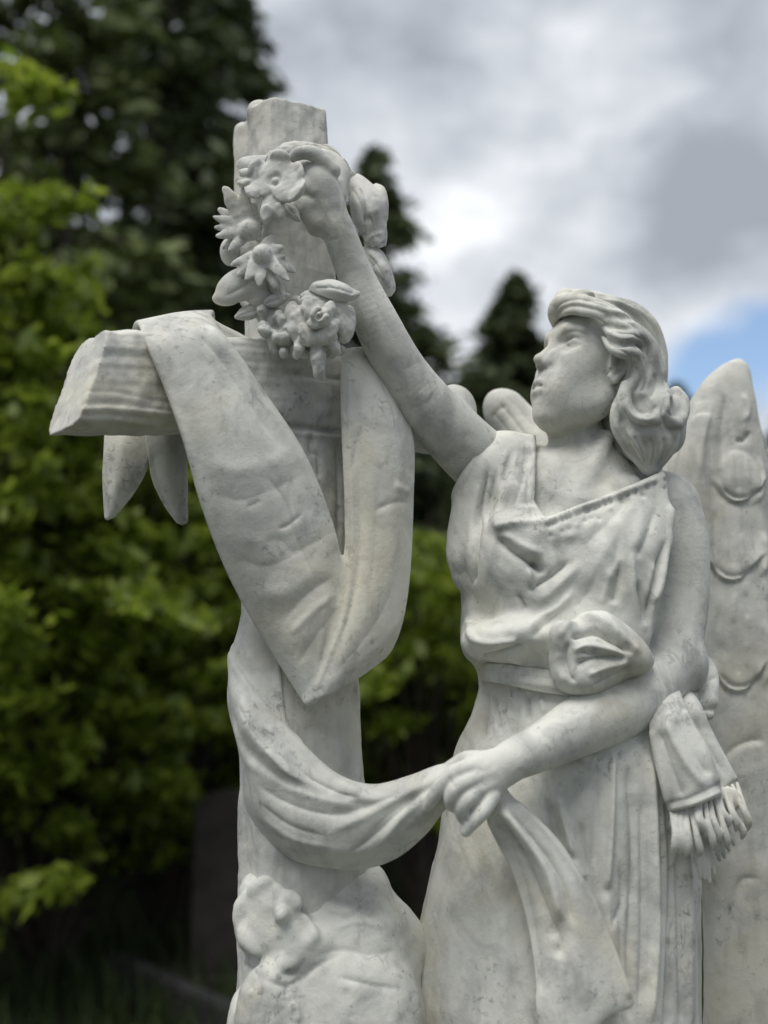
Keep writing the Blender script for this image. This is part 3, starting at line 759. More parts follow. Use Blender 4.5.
def build_head(v):
    hell(v, (-8, 30, 0), (92, 72, 74), 0)
    hell(v, (38, 34, 0), (49, 44, 58), 16)
    hell(v, (35, -16, 0), (50, 74, 55), 18)
    for p in both([(2, -44, 46), (34, -68, 33), (59, -85, 11)]): hch(v, p, [14, 12, 11.5], 30)
    hell(v, (77, -84, 0), (14, 13, 17), 20)
    for s in (1, -1): hell(v, (54, -14, 34 * s), (28, 30, 24), 24)
    hell(v, (79, -46, 0), (20, 28, 30), 20)                                 # muzzle
    for s in (1, -1): hell(v, (58, -50, 27 * s), (20, 24, 15), 26)
    for s in (1, -1): hell(v, (18, -50, 38 * s), (26, 24, 17), 22)
    for s in (1, -1): hell(v, (86, 17, 35 * s), (18, 12.5, 21), 12, 's')       # sockets
    hch(v, [(81, 30, 0), (88, 12, 0), (103, -9, 0)], [8, 7, 7.5], 9)         # nose
    hell(v, (104, -10, 0), (7.5, 7, 8), 6)
    for s in (1, -1): hell(v, (74, -2, 17 * s), (13, 20, 10), 9); hell(v, (86, -8, 11 * s), (11, 13, 8), 9)
    for s in (1, -1):
        hell(v, (92, -14, 9.5 * s), (10, 7, 6), 6)
        hell(v, (97, -20, 6 * s), (6, 3, 3), 2, 's')                         # nostrils
        hch(v, [(82, 35, 8 * s), (82, 38, 26 * s), (68, 34, 47 * s)], [5, 5, 4], 14)   # brow
        hell(v, (60.5, 16, 35 * s), (14, 12, 15), 4)                         # eyeball
        hch(v, [(72, 12.5, 19 * s), (76, 18, 28 * s), (73.5, 19.5, 37 * s), (65, 16, 48 * s), (57, 10.5, 53 * s)], [1.8, 2.4, 2.6, 2.4, 1.6], 6)   # upper lid
        hch(v, [(72.5, 11.5, 19 * s), (73.5, 7, 29 * s), (69, 6.5, 39 * s), (60, 9, 50 * s)], [1.6, 2.0, 2.2, 1.6], 6)                         # lower lid
    hch(v, [(80, -48, 25), (93, -44.5, 14), (99, -41.5, 4), (98.5, -42.5, 0), (99, -41.5, -4), (93, -44.5, -14), (80, -48, -25)], [1.8, 3.2, 3.8, 3.6, 3.8, 3.2, 1.8], 6)
    hch(v, [(80, -50, 24), (91, -55, 12), (96, -56.5, 0), (91, -55, -12), (80, -50, -24)], [1.8, 3.6, 4.6, 3.6, 1.8], 6)
    hch(v, [(79, -49, 28), (87, -49.3, 21), (96, -49.5, 11), (102.5, -49, 0), (96, -49.5, -11), (87, -49.3, -21), (79, -49, -28)], [1.0, 1.5, 1.6, 1.5, 1.6, 1.5, 1.0], 2.5, 's')
    hch(v, [(99, -67, 10), (103, -68, 0), (99, -67, -10)], [1.5, 2, 1.5], 10, 's')  # hollow under the lip
    hell(v, (7, -2, 67), (16, 26, 10), 6, rot=np.array([HF * .94 + HS * .34, HU, HS * .94 - HF * .34]))   # ear
    hch(v, [(22, -10, 72), (24, 8, 72), (16, 23, 73), (1, 24, 77), (-6, 8, 79), (0, -12, 77), (12, -27, 73), (19, -22, 71)], [3, 3, 4, 4, 4, 3.5, 5, 4], 3)
    hell(v, (12, 1, 79), (7, 11, 7), 4, 's')


def hand_finger(v, pts, r, k=.004):
    pch(v, [(*p, q) for p, q in zip(pts, r)], k)


def build_body():
    v = Vol(*bounds([(272, 140, -.25), (722, 850, .16)], .012), .0016)
    # neck, shoulders, chest
    v.chain([P(576, 432, .045), P(580, 460, .045), P(590, 500, .05)], [.0435, .046, .058], .0)
    v.loft([(500, 520, 630, .055, .05), (520, 480, 655, .05, .09)] + [(a, b + 8, c - 24, d, e) for a, b, c, d, e in TORSO[4:]], .02, grow=-.008)
    v.chain([P(584, 500, .035), P(560, 520, .03)], [.070, .07], .03); v.chain([P(575, 490, .05), P(512, 480, .05)], [.05, .040], .03); v.chain([P(602, 482, .055), P(655, 508, .06)], [.050, .048], .035); v.ell(P(610, 530, .02), (.085, .075, .07), None, .03)
    v.ell(P(546, 492, .03), (.062, .062, .062), None, .03)
    build_head(v)
    # sterno muscle and collar bones
    v.chain([P(608, 436, .005), P(592, 470, -.026), P(574, 502, -.036)], [.006, .007, .005], .026)
    v.chain([P(568, 505, -.036), P(545, 484, -.02)], [.006, .006], .018); v.chain([P(580, 505, -.036), P(635, 482, -.01)], [.006, .006], .018)
    # raised arm
    pch(v, [(514, 490, .05, 36), (484, 464, .035, 33), (455, 436, .0, 31), (425, 404, -.03, 28.5), (400, 368, -.055, 25), (376, 322, -.085, 22.5), (355, 274, -.105, 18.0), (338, 230, -.125, 16.5)], .018, kin=.02)
    pell(v, 456, 408, .035, 20, 24, .035, 20, k=.02)
    # raised hand: back of the hand towards us, fingers bent over the flower
    pell(v, 327, 200, -.135, 16.5, 33, .019, 24, k=.012); pell(v, 322, 182, -.140, 14, 20, .016, 28, k=.012)
    hand_finger(v, [(332, 171, -.142), (316, 155, -.150), (300, 153, -.152), (290, 160, -.146)], [8.8, 7.8, 6.6, 5.2])
    hand_finger(v, [(320, 180, -.138), (308, 168, -.130), (298, 170, -.120), (290, 178, -.112)], [8.5, 7.5, 6.4, 5])
    hand_finger(v, [(316, 192, -.142), (303, 184, -.138), (294, 188, -.130), (288, 196, -.122)], [8.2, 7.2, 6.2, 5])
    hand_finger(v, [(314, 205, -.138), (302, 202, -.132), (294, 208, -.126), (290, 214, -.120)], [7.2, 6.5, 5.6, 4.5])
    hand_finger(v, [(338, 196, -.120), (342, 174, -.108), (334, 160, -.096), (322, 154, -.090)], [9, 8, 7, 5.5])
    pch(v, [(318, 224, -.128, 13), (306, 210, -.132, 9)], .01)
    # near arm, held across the body
    pch(v, [(664, 508, .05, 36), (674, 545, .045, 34), (676, 600, .04, 32), (668, 655, .02, 32)], .02, kin=.02)
    pch(v, [(670, 662, .02, 31), (640, 693, -.03, 35), (606, 713, -.075, 32.5), (578, 727, -.105, 29), (545, 745, -.140, 24), (513, 760, -.162, 20.5)], .016, kin=.02)
    pell(v, 690, 668, .02, 16, 22, .03, k=.02)
    # near hand holding the swag
    pell(v, 490, 772, -.172, 29, 22, .018, 12, k=.012); pell(v, 478, 782, -.176, 24, 24, .016, 0, k=.01)
    hand_finger(v, [(474, 766, -.180), (456, 772, -.190), (441, 786, -.190), (431, 801, -.182), (427, 808, -.176)], [8.5, 8.5, 7.8, 6.2, 4.5])
    hand_finger(v, [(474, 778, -.186), (458, 786, -.197), (451, 798, -.196), (452, 806, -.188)], [9, 8.6, 7.5, 6])
    hand_finger(v, [(476, 790, -.186), (466, 800, -.196), (461, 810, -.195), (463, 819, -.187)], [9, 8.4, 7.2, 5.6])
    hand_finger(v, [(492, 796, -.180), (482, 812, -.190), (472, 823, -.192), (466, 831, -.188)], [8.5, 8, 7.2, 6])
    pell(v, 474, 806, -.178, 12, 12, .012, k=.008)
    hand_finger(v, [(486, 760, -.165), (466, 758, -.160), (448, 768, -.158)], [9, 7, 6])
    m = v.mesh(2)
    m.carve([
        ('g', [(550, 387.5), (541, 387.5), (532, 386.5)], 1.2, -.5), ('g', [(561, 342), (567, 337), (577, 336), (588, 343)], 1.3, .7), ('g', [(561, 339), (567, 333), (578, 331.5), (591, 338)], 2.8, -2.4), ('g', [(563, 349), (572, 351), (584, 348)], 2.4, -.8), ('g', [(560, 328), (572, 323), (588, 326)], 4, .8), ('g', [(571, 342), (573, 343)], 2, -1.0, 0), ('g', [(559, 345), (563, 341)], 1.6, -.9, 0), ('g', [(549, 362), (552, 367), (550, 371)], 2, -.8), ('g', [(556, 372), (558, 384)], 3, -.5), ('g', [(455, 790), (448, 775)], 2, -1), ('g', [(400, 372), (424, 360)], 5, -.8),
        ('g', [(470, 430), (455, 455)], 7, -1.2), ('g', [(620, 702), (575, 722), (520, 748)], 12, 1.0), ('g', [(344, 262), (366, 318), (396, 372)], 7, 1.6), ('g', [(360, 260), (380, 312), (402, 350)], 6, -1.2), ('g', [(436, 392), (424, 404), (408, 410)], 3.5, -1.4), ('g', [(430, 400), (418, 392)], 6, 1.2), ('g', [(322, 205), (338, 232), (346, 252)], 3, .9), ('g', [(334, 200), (346, 230)], 3, -.9), ('g', [(312, 232), (326, 240), (340, 238)], 2, -.8), ('g', [(440, 420), (466, 444), (486, 452)], 9, 1.4), ('g', [(690, 560), (692, 600), (688, 640)], 8, -1.6), ('g', [(664, 560), (668, 610), (660, 650)], 9, 1.4),
        ('g', [(536, 786), (524, 775), (517, 768)], 4, -1.2), ('g', [(500, 770), (478, 777)], 4, .8), ('g', [(500, 782), (480, 792)], 4, .8), ('g', [(494, 765), (474, 768)], 4, .7)])
    return m


# ---- clothes
TORSO = [(452, 512, 640, .055, .050), (462, 492, 668, .055, .072), (475, 476, 690, .052, .090), (505, 468, 700, .05, .106), (545, 462, 692, .045, .122), (600, 462, 684, .04, .128),
         (638, 461, 676, .04, .130), (655, 466, 668, .04, .126), (668, 476, 662, .042, .116), (682, 482, 660, .045, .110), (705, 473, 676, .045, .116),
         (760, 452, 694, .04, .136)]
SKIRT = [(660, 484, 660, .045, .100), (680, 482, 662, .045, .108), (705, 474, 676, .045, .118), (760, 453, 693, .04, .138), (840, 438, 697, .04, .152), (900, 425, 698, .04, .160), (960, 413, 698, .04, .166),
         (1024, 405, 699, .04, .172), (1110, 399, 702, .04, .178), (1190, 396, 706, .04, .18)]


def poly_sd(px, py, poly):
    """signed pixel distance to a polygon, negative inside"""
    poly = np.asarray(poly, float); d = np.full(px.shape, 1e9); ins = np.zeros(px.shape, bool)
    for a, b in zip(poly, np.roll(poly, -1, 0)):
        e = b - a; t = np.clip(((px - a[0]) * e[0] + (py - a[1]) * e[1]) / (e @ e), 0, 1)
        d = np.minimum(d, np.hypot(px - a[0] - t * e[0], py - a[1] - t * e[1]))
        c = ((a[1] > py) != (b[1] > py)) & (px < (b[0] - a[0]) * (py - a[1]) / (b[1] - a[1] + 1e-12) + a[0]); ins ^= c
    return np.where(ins, -d, d)


def cut(vol, poly, off0, off1, depth_px=1.0):
    """remove what lies inside a photo polygon between two depths (used for necklines and arm holes)"""
    pts = [P(x, y, o) for x, y in poly for o in (off0, off1)]
    def fn(x, y, z):
        X, Y, Z = np.broadcast_arrays(x, y, z)
        px, py = proj(np.stack([X, Y, Z], -1).astype(float))
        d = poly_sd(px, py, poly) * .0015
        return np.maximum(d, np.maximum(Y - (YREF + off1), (YREF + off0) - Y)).astype(np.float32)
    A = np.array(pts); vol.put(fn, A.min(0), A.max(0), .004, 's')


def build_gown(body):
    v = Vol(*bounds([(385, 428, -.22), (722, 1185, .24)], .012), .0024)
    v.loft(SKIRT, .0)
    v.loft(TORSO[:10], .012)
    # sleeve bag under the raised arm and cloth over the shoulder
    pch(v, [(500, 468, .035, 30), (482, 500, .02, 29), (474, 545, .015, 27), (470, 572, .015, 19)], .02, kin=.01)
    pch(v, [(545, 462, .035, 24), (512, 466, .032, 34), (486, 474, .026, 39)], .02)
    pch(v, [(540, 470, -.005, 20), (522, 500, -.03, 22)], .02)
    pell(v, 542, 436, .01, 8.5, 8.5, .012, k=.004); pell(v, 541, 437, .0, 5, 5, .012, k=.003, op='s')
    # cloth over the near shoulder and breast
    pch(v, [(662, 488, .03, 22), (650, 540, -.01, 26), (645, 600, -.03, 26)], .02, kin=.02)
    pell(v, 520, 560, -.04, 52, 50, .045, k=.03); pell(v, 600, 560, -.045, 52, 48, .045, k=.03)
    pell(v, 512, 638, -.045, 52, 24, .062, 6, k=.012); pell(v, 575, 645, -.045, 48, 28, .05, 8, k=.012); pell(v, 478, 640, .0, 18, 24, .05, k=.012)
    pell(v, 510, 528, -.055, 22, 12, .03, -6, k=.012); pell(v, 545, 532, -.062, 45, 14, .022, 12, k=.014)
    # neckline
    cut(v, [(535, 428), (536, 470), (534, 500), (545, 517), (562, 514), (580, 505), (602, 497), (630, 486), (652, 476), (668, 468), (690, 440), (690, 400), (535, 400)], -.30, .055)
    # arm hole of the near arm
    cut(v, [(663, 464), (667, 485), (672, 515), (671, 540), (662, 590), (650, 640), (640, 690), (760, 720), (760, 450)], -.30, .30)
    cut(v, [(474, 420), (479, 440), (468, 462), (456, 482), (449, 496), (425, 500), (425, 420)], -.30, .30)
    m = v.mesh(2)
    m.inflate(lambda V: .0015 * fbm(V, 8, 12, 3))
    S = [
        # sleeve
        ('g', [(489, 464), (483, 499), (477, 530), (474, 566), (472, 588)], 2.6, -9.60, .15), ('g', [(497, 468), (489, 506), (485, 530)], 2.2, -4.80), ('g', [(481, 478), (472, 520), (467, 570)], 4, 3.20),
        ('g', [(505, 470), (498, 510), (490, 560), (482, 605)], 5, 3.20), ('g', [(462, 510), (455, 545), (458, 575)], 5, 2.56), ('g', [(529, 440), (528, 475), (527, 506)], 9, 0.0), ('g', [(530, 446), (529, 478), (528, 508)], 7, -6.5, .1), ('g', [(526, 446), (522, 478), (512, 512)], 3, -3.5), ('g', [(508, 446), (502, 470), (496, 500)], 3, 3), ('g', [(518, 446), (512, 474), (504, 505)], 3, 2.5), ('g', [(480, 446), (470, 468), (460, 490)], 2.6, 2.2), ('g', [(520, 450), (512, 480), (500, 515)], 5, 2.88),
        # cowl neck
        ('g', [(494, 527), (512, 523), (545, 521), (579, 509), (604, 500), (664, 476)], 3.2, 4.16, .05), ('g', [(496, 536), (512, 551), (529, 562), (541, 567)], 3, -9.60, .15), ('g', [(534, 564), (540, 570)], 3.5, -14.40, 0),
        ('g', [(500, 531), (520, 545), (545, 556)], 5, 5.60), ('g', [(529, 566), (531, 581), (536, 590)], 3, 4.80), ('g', [(571, 559), (549, 578), (524, 593)], 3.4, -8.00), ('g', [(582, 562), (556, 588), (534, 604)], 5, 5.12),
        ('g', [(519, 596), (525, 607)], 2.6, -8.00, 0), ('g', [(576, 586), (561, 606), (541, 618), (524, 633)], 4, 5.60), ('g', [(570, 600), (548, 622), (530, 640)], 5, -4.00), ('g', [(545, 545), (565, 535), (600, 540)], 8, 3.20),
        # blouse hem over the belt
        ('g', [(468, 616), (471, 637), (487, 643), (505, 642), (519, 641)], 3.4, 5.12, .1), ('g', [(478, 659), (492, 657), (508, 652), (525, 644)], 3.2, -9.60, .12), ('g', [(500, 655), (520, 662), (540, 668)], 3, 4.80), ('g', [(530, 640), (534, 655), (545, 665)], 4, -4.00),
        ('g', [(505, 585), (492, 610), (488, 632)], 7, -3.52), ('g', [(540, 620), (520, 630), (500, 628)], 8, 3.20),
        # right side of the bodice
        ('g', [(632, 552), (633, 584), (639, 608), (647, 635)], 3.2, 7.20), ('g', [(622, 559), (617, 590), (612, 605)], 4, -8.00), ('g', [(637, 578), (641, 605), (645, 628)], 2.8, -9.60), ('g', [(668, 534), (658, 570), (651, 597), (647, 628)], 3, -11.20),
        ('g', [(672, 500), (671, 537), (664, 575), (652, 606)], 4, 5.44, .1), ('g', [(644, 500), (640, 530), (632, 552)], 6, 2.56), ('g', [(606, 520), (618, 545), (610, 575)], 7, -3.20), ('g', [(655, 560), (649, 600)], 4, 4.00), ('g', [(648, 486), (622, 520), (600, 560), (590, 595)], 7, 2.5), ('g', [(636, 494), (604, 526), (580, 550)], 6, -2.5), ('g', [(658, 500), (646, 540), (636, 560)], 4, -3), ('g', [(610, 505), (585, 528), (560, 540)], 6, 2), ('g', [(600, 560), (590, 590), (570, 612)], 6, -3), ('g', [(612, 566), (606, 590), (600, 606)], 4, 2.5),
        # pleats under the belt
        ('g', [(487, 686), (485, 715), (481, 745)], 2.6, -6.91), ('g', [(493, 692), (497, 712), (502, 735)], 1.9, -6.48), ('g', [(527, 690), (529, 723)], 2.1, -7.34), ('g', [(511, 690), (510, 725)], 3.2, 4.32), ('g', [(540, 695), (545, 715)], 3.2, 3.89), ('g', [(475, 700), (466, 740)], 4.0, 3.24),
        # long skirt folds
        ('g', [(556, 792), (566, 831), (575, 862)], 3.2, 8.64), ('g', [(545, 795), (556, 835), (568, 880)], 4.0, -8.64), ('g', [(578, 815), (586, 860), (600, 920)], 5.6, -6.48), ('g', [(613, 748), (611, 832), (607, 892)], 3.2, 8.64, .12), ('g', [(598, 770), (596, 830), (594, 880)], 4.8, -6.48),
        ('g', [(628, 760), (634, 848), (630, 950), (632, 1030)], 4.8, -8.64, .1), ('g', [(650, 750), (655, 850), (656, 940), (649, 1030)], 4.0, 8.64, .1), ('g', [(668, 790), (674, 856), (672, 950), (668, 1040)], 4.0, -10.80, .1), ('g', [(686, 840), (689, 930), (688, 1040)], 3.2, 6.48, .1),
        ('g', [(604, 890), (612, 960), (614, 1040)], 6.4, 5.40, .1), ('g', [(500, 850), (505, 930), (508, 1040)], 7.2, 4.75), ('g', [(470, 850), (455, 940), (448, 1040)], 9.6, 5.40), ('g', [(485, 850), (482, 940), (480, 1040)], 7.2, -5.40), ('g', [(440, 860), (426, 950), (418, 1040)], 6.4, 3.24),
        ('g', [(520, 700), (512, 740)], 2, -4), ('g', [(500, 700), (496, 735)], 3, 3), ('g', [(550, 800), (562, 845)], 2, -5), ('g', [(660, 760), (664, 860), (662, 1030)], 3, -5, .1), ('g', [(642, 800), (643, 900), (640, 1030)], 3, -4, .1), ('g', [(680, 850), (682, 1030)], 2.6, -5, .1), ('g', [(693, 860), (694, 1030)], 3, 3, .1), ('g', [(621, 900), (622, 1030)], 3, -4, .1),
        ('g', [(620, 860), (622, 900), (610, 930)], 3.2, -5.40), ('g', [(588, 880), (570, 860)], 4.0, 4.32)]
    r = random.Random(5)
    for i in range(22):                                  # drilled lace edge along the neckline
        t = i / 21; q = spline([(546, 522), (579, 509), (604, 500), (664, 476)], 51)[int(t * 50)]
        S.append(('g', [(q[0], q[1] + 1)], 1.9, 3.0, 0)); S.append(('g', [(q[0] + 2.6, q[1] + 3.5)], 1.8, -4.0, 0))
        if i % 2: S.append(('g', [(q[0] + r.uniform(-3, 3), q[1] + 13 + r.uniform(-3, 4))], 2.6, r.choice([-4, 3.0]), 0))
    m.carve(S)
    return put('gown', m, MARBLE, body)


def build_sash(body):
    belt = [[(484, 662, .045), (483, 672, .045), (483, 680, .045)], [(486, 663, -.02), (485, 672, -.024), (485, 681, -.02)], [(505, 664, -.058), (505, 674, -.064), (505, 684, -.060)], [(531, 668, -.074), (531, 679, -.081), (531, 690, -.077)],
            [(560, 671, -.078), (560, 683, -.086), (560, 695, -.082)], [(595, 672, -.074), (595, 686, -.080), (595, 700, -.078)], [(640, 668, -.045), (640, 684, -.05), (640, 698, -.05)]]
    b = ribbon([[(x, y, o + .012) for x, y, o in row] for row in belt], 120, 40, .007)
    b.carve([('g', [(484, 668), (520, 674), (575, 682)], 2.5, -1.8, .05), ('g', [(490, 676), (530, 683), (575, 690)], 3, 1.5, .05)])
    put('belt', b, MARBLE, body)
    k = Vol(*bounds([(535, 595, -.20), (670, 710, .02)], .012), .0018)
    pell(k, 592, 654, -.085, 39, 38, .055, -20, k=0); pell(k, 614, 650, -.085, 38, 22, .045, -30, k=.015); pell(k, 574, 662, -.09, 24, 30, .05, k=.015)
    pch(k, [(600, 630, -.10, 18), (624, 645, -.095, 14), (646, 660, -.075, 7)], .02, kin=.01)
    pell(k, 566, 640, -.115, 16, 20, .025, 30, k=.015); pell(k, 580, 680, -.11, 26, 14, .03, -5, k=.015)
    m = k.mesh(2)
    m.carve([('g', [(634, 654), (612, 640), (590, 632), (570, 640)], 3.6, -11, .15), ('g', [(558, 640), (568, 624), (588, 616), (606, 622), (624, 638), (642, 656)], 4, 4.5, .1), ('g', [(628, 656), (606, 649), (586, 646), (572, 652)], 3.2, 5, .15),
             ('g', [(626, 659), (606, 658), (588, 660), (574, 666)], 3.0, -8.5, .15), ('g', [(630, 662), (608, 667), (586, 676)], 3.4, 4.5, .15), ('g', [(632, 665), (612, 677), (592, 687)], 2.8, -4, .15), ('g', [(570, 640), (565, 656), (568, 674), (578, 684)], 3.2, -4.5, .2), ('g', [(558, 650), (558, 668), (566, 684)], 4, 2, .2),
             ('g', [(576, 650), (590, 654), (600, 653)], 2.2, -4), ('g', [(590, 625), (606, 634), (620, 645)], 2.4, -2.5)])
    put('sash_knot', m, MARBLE, body)
    # loop behind the elbow
    k = Vol(*bounds([(670, 640, -.10), (730, 750, .16)], .01), .002)
    pch(k, [(698, 655, .06, 8), (706, 675, .05, 12), (704, 700, .03, 14)], 0); pch(k, [(682, 706, .0, 9), (696, 722, -.005, 9), (704, 728, .0, 6)], .004); pch(k, [(690, 700, .02, 9), (708, 714, .02, 6)], .004)
    m = k.mesh(2); m.carve([('g', [(697, 680), (705, 682), (714, 678)], 2.5, -3, 0), ('g', [(684, 702), (700, 710), (714, 709)], 2.2, -4, 0), ('g', [(688, 712), (702, 724)], 2.5, 2)])
    put('sash_loop', m, MARBLE, body)
    # hanging fringed end
    e1 = [[(652, 694, -.035), (660, 690, -.04), (668, 686, -.04), (676, 682, -.03)], [(650, 722, -.078), (660, 716, -.088), (671, 710, -.09), (684, 704, -.065)], [(652, 745, -.085), (665, 740, -.10), (678, 733, -.105), (692, 725, -.08)], [(658, 775, -.092), (675, 769, -.108), (692, 761, -.112), (708, 752, -.09)],
          [(665, 800, -.096), (684, 796, -.112), (702, 788, -.112), (718, 778, -.09)], [(669, 812, -.096), (688, 808, -.110), (706, 802, -.110), (722, 796, -.09)]]
    e2 = [[(678, 690, .02), (684, 688, .02), (690, 690, .025)], [(682, 708, -.05), (692, 704, -.052), (701, 708, -.045)], [(694, 735, -.065), (704, 730, -.06), (712, 733, -.05)], [(708, 765, -.07), (718, 758, -.066), (725, 758, -.055)], [(718, 796, -.07), (728, 785, -.066), (738, 780, -.055)]]
    a = ribbon(e1, 70, 50, .008); b = ribbon(e2, 60, 30, .007)
    a.carve([('g', [(650, 728), (660, 770), (668, 806)], 3.5, 2.5, .08), ('g', [(658, 728), (672, 770), (684, 800)], 4, -4, .15), ('g', [(664, 720), (684, 760), (706, 790)], 4, 4, .15), ('g', [(674, 716), (694, 752), (712, 778)], 4, -3.5, .15), ('g', [(682, 708), (704, 745), (720, 785)], 3, 3, .08),
             ('g', [(668, 803), (690, 798), (720, 784)], 2.5, -2.2, .05), ('g', [(670, 809), (692, 804), (722, 791)], 2.5, 2.2, .05)])
    b.carve([('g', [(690, 712), (708, 745), (728, 780)], 3.5, -3)])
    tail = put('sash_end', join(a, b), MARBLE, body)
    k = Vol(*bounds([(655, 770, -.16), (768, 910, .0)], .012), .0016)
    r = random.Random(11)
    pell(k, 692, 818, -.085, 24, 12, .008, 18, k=0); pell(k, 724, 802, -.074, 18, 14, .008, 28, k=.008); pell(k, 706, 842, -.066, 12, 16, .008, 20, k=.008)
    for i in range(15):
        t = i / 14; x, y = 671 + 66 * t, 810 - 26 * t; o = -.108 + .036 * max(0, t - .5) * 2
        x1 = 675 + 76 * t + r.uniform(-3, 3); y1 = 856 - 26 * t + r.uniform(-14, 8)
        pch(k, [(x, y, o + .012, 2.2), ((x + x1) / 2 + r.uniform(-2, 2), (y + y1) / 2, o - .005, 3.0), (x1, y1 - 8, o - .004, 3.9), (x1 + r.uniform(-2, 2), y1, o + .003, 1.6)], .0022, kin=.002)
    for i in range(8):
        t = i / 7; x, y = 696 + 30 * t, 836 - 8 * t
        x1, y1 = 700 + 34 * t, 886 - 34 * t + r.uniform(-8, 6)
        pch(k, [(x, y, -.078, 2.4), ((x + x1) / 2, (y + y1) / 2, -.084, 3.2), (x1, y1, -.08, 1.8)], .0022, kin=.002)
    m = k.mesh(1)
    put('sash_fringe', m, MARBLE, body)
    # end of the swag falling from the hand over the skirt
    t = [[(484, 780, -.150), (489, 778, -.152), (494, 776, -.152), (499, 774, -.150)], [(484, 804, -.152), (493, 802, -.162), (502, 799, -.162), (510, 795, -.150)], [(493, 830, -.146), (507, 827, -.168), (521, 822, -.166), (534, 816, -.146)], [(512, 870, -.140), (530, 862, -.162), (548, 854, -.162), (564, 848, -.140)],
         [(526, 915, -.142), (548, 908, -.162), (572, 900, -.164), (594, 900, -.142)], [(534, 960, -.150), (560, 955, -.170), (590, 950, -.168), (614, 950, -.146)], [(538, 1008, -.156), (566, 1005, -.176), (600, 998, -.172), (634, 1003, -.148)],
         [(540, 1050, -.160), (564, 1045, -.178), (588, 1035, -.176), (604, 1004, -.158)]]
    a = ribbon(t, 130, 90, .008)
    a.carve([('g', [(487, 815), (508, 868), (522, 915), (532, 965), (537, 1020)], 3.5, 3.64, .04), ('g', [(494, 815), (518, 870), (533, 930), (541, 1000)], 6, -4.90, .1), ('g', [(500, 808), (524, 838), (548, 875), (562, 925)], 5, 8.40, .12), ('g', [(494, 812), (520, 850), (540, 895), (558, 940)], 4.5, -7.00, .12),
             ('g', [(508, 806), (536, 840), (562, 880), (574, 930)], 4, -7.00, .15), ('g', [(513, 800), (552, 840), (588, 894), (612, 950), (630, 1000)], 3, 4.20, .04), ('g', [(548, 925), (560, 940), (556, 960)], 6, -5.60), ('g', [(566, 930), (580, 970), (592, 1010)], 9, 3.50)])
    put('swag_end', a, MARBLE, body)


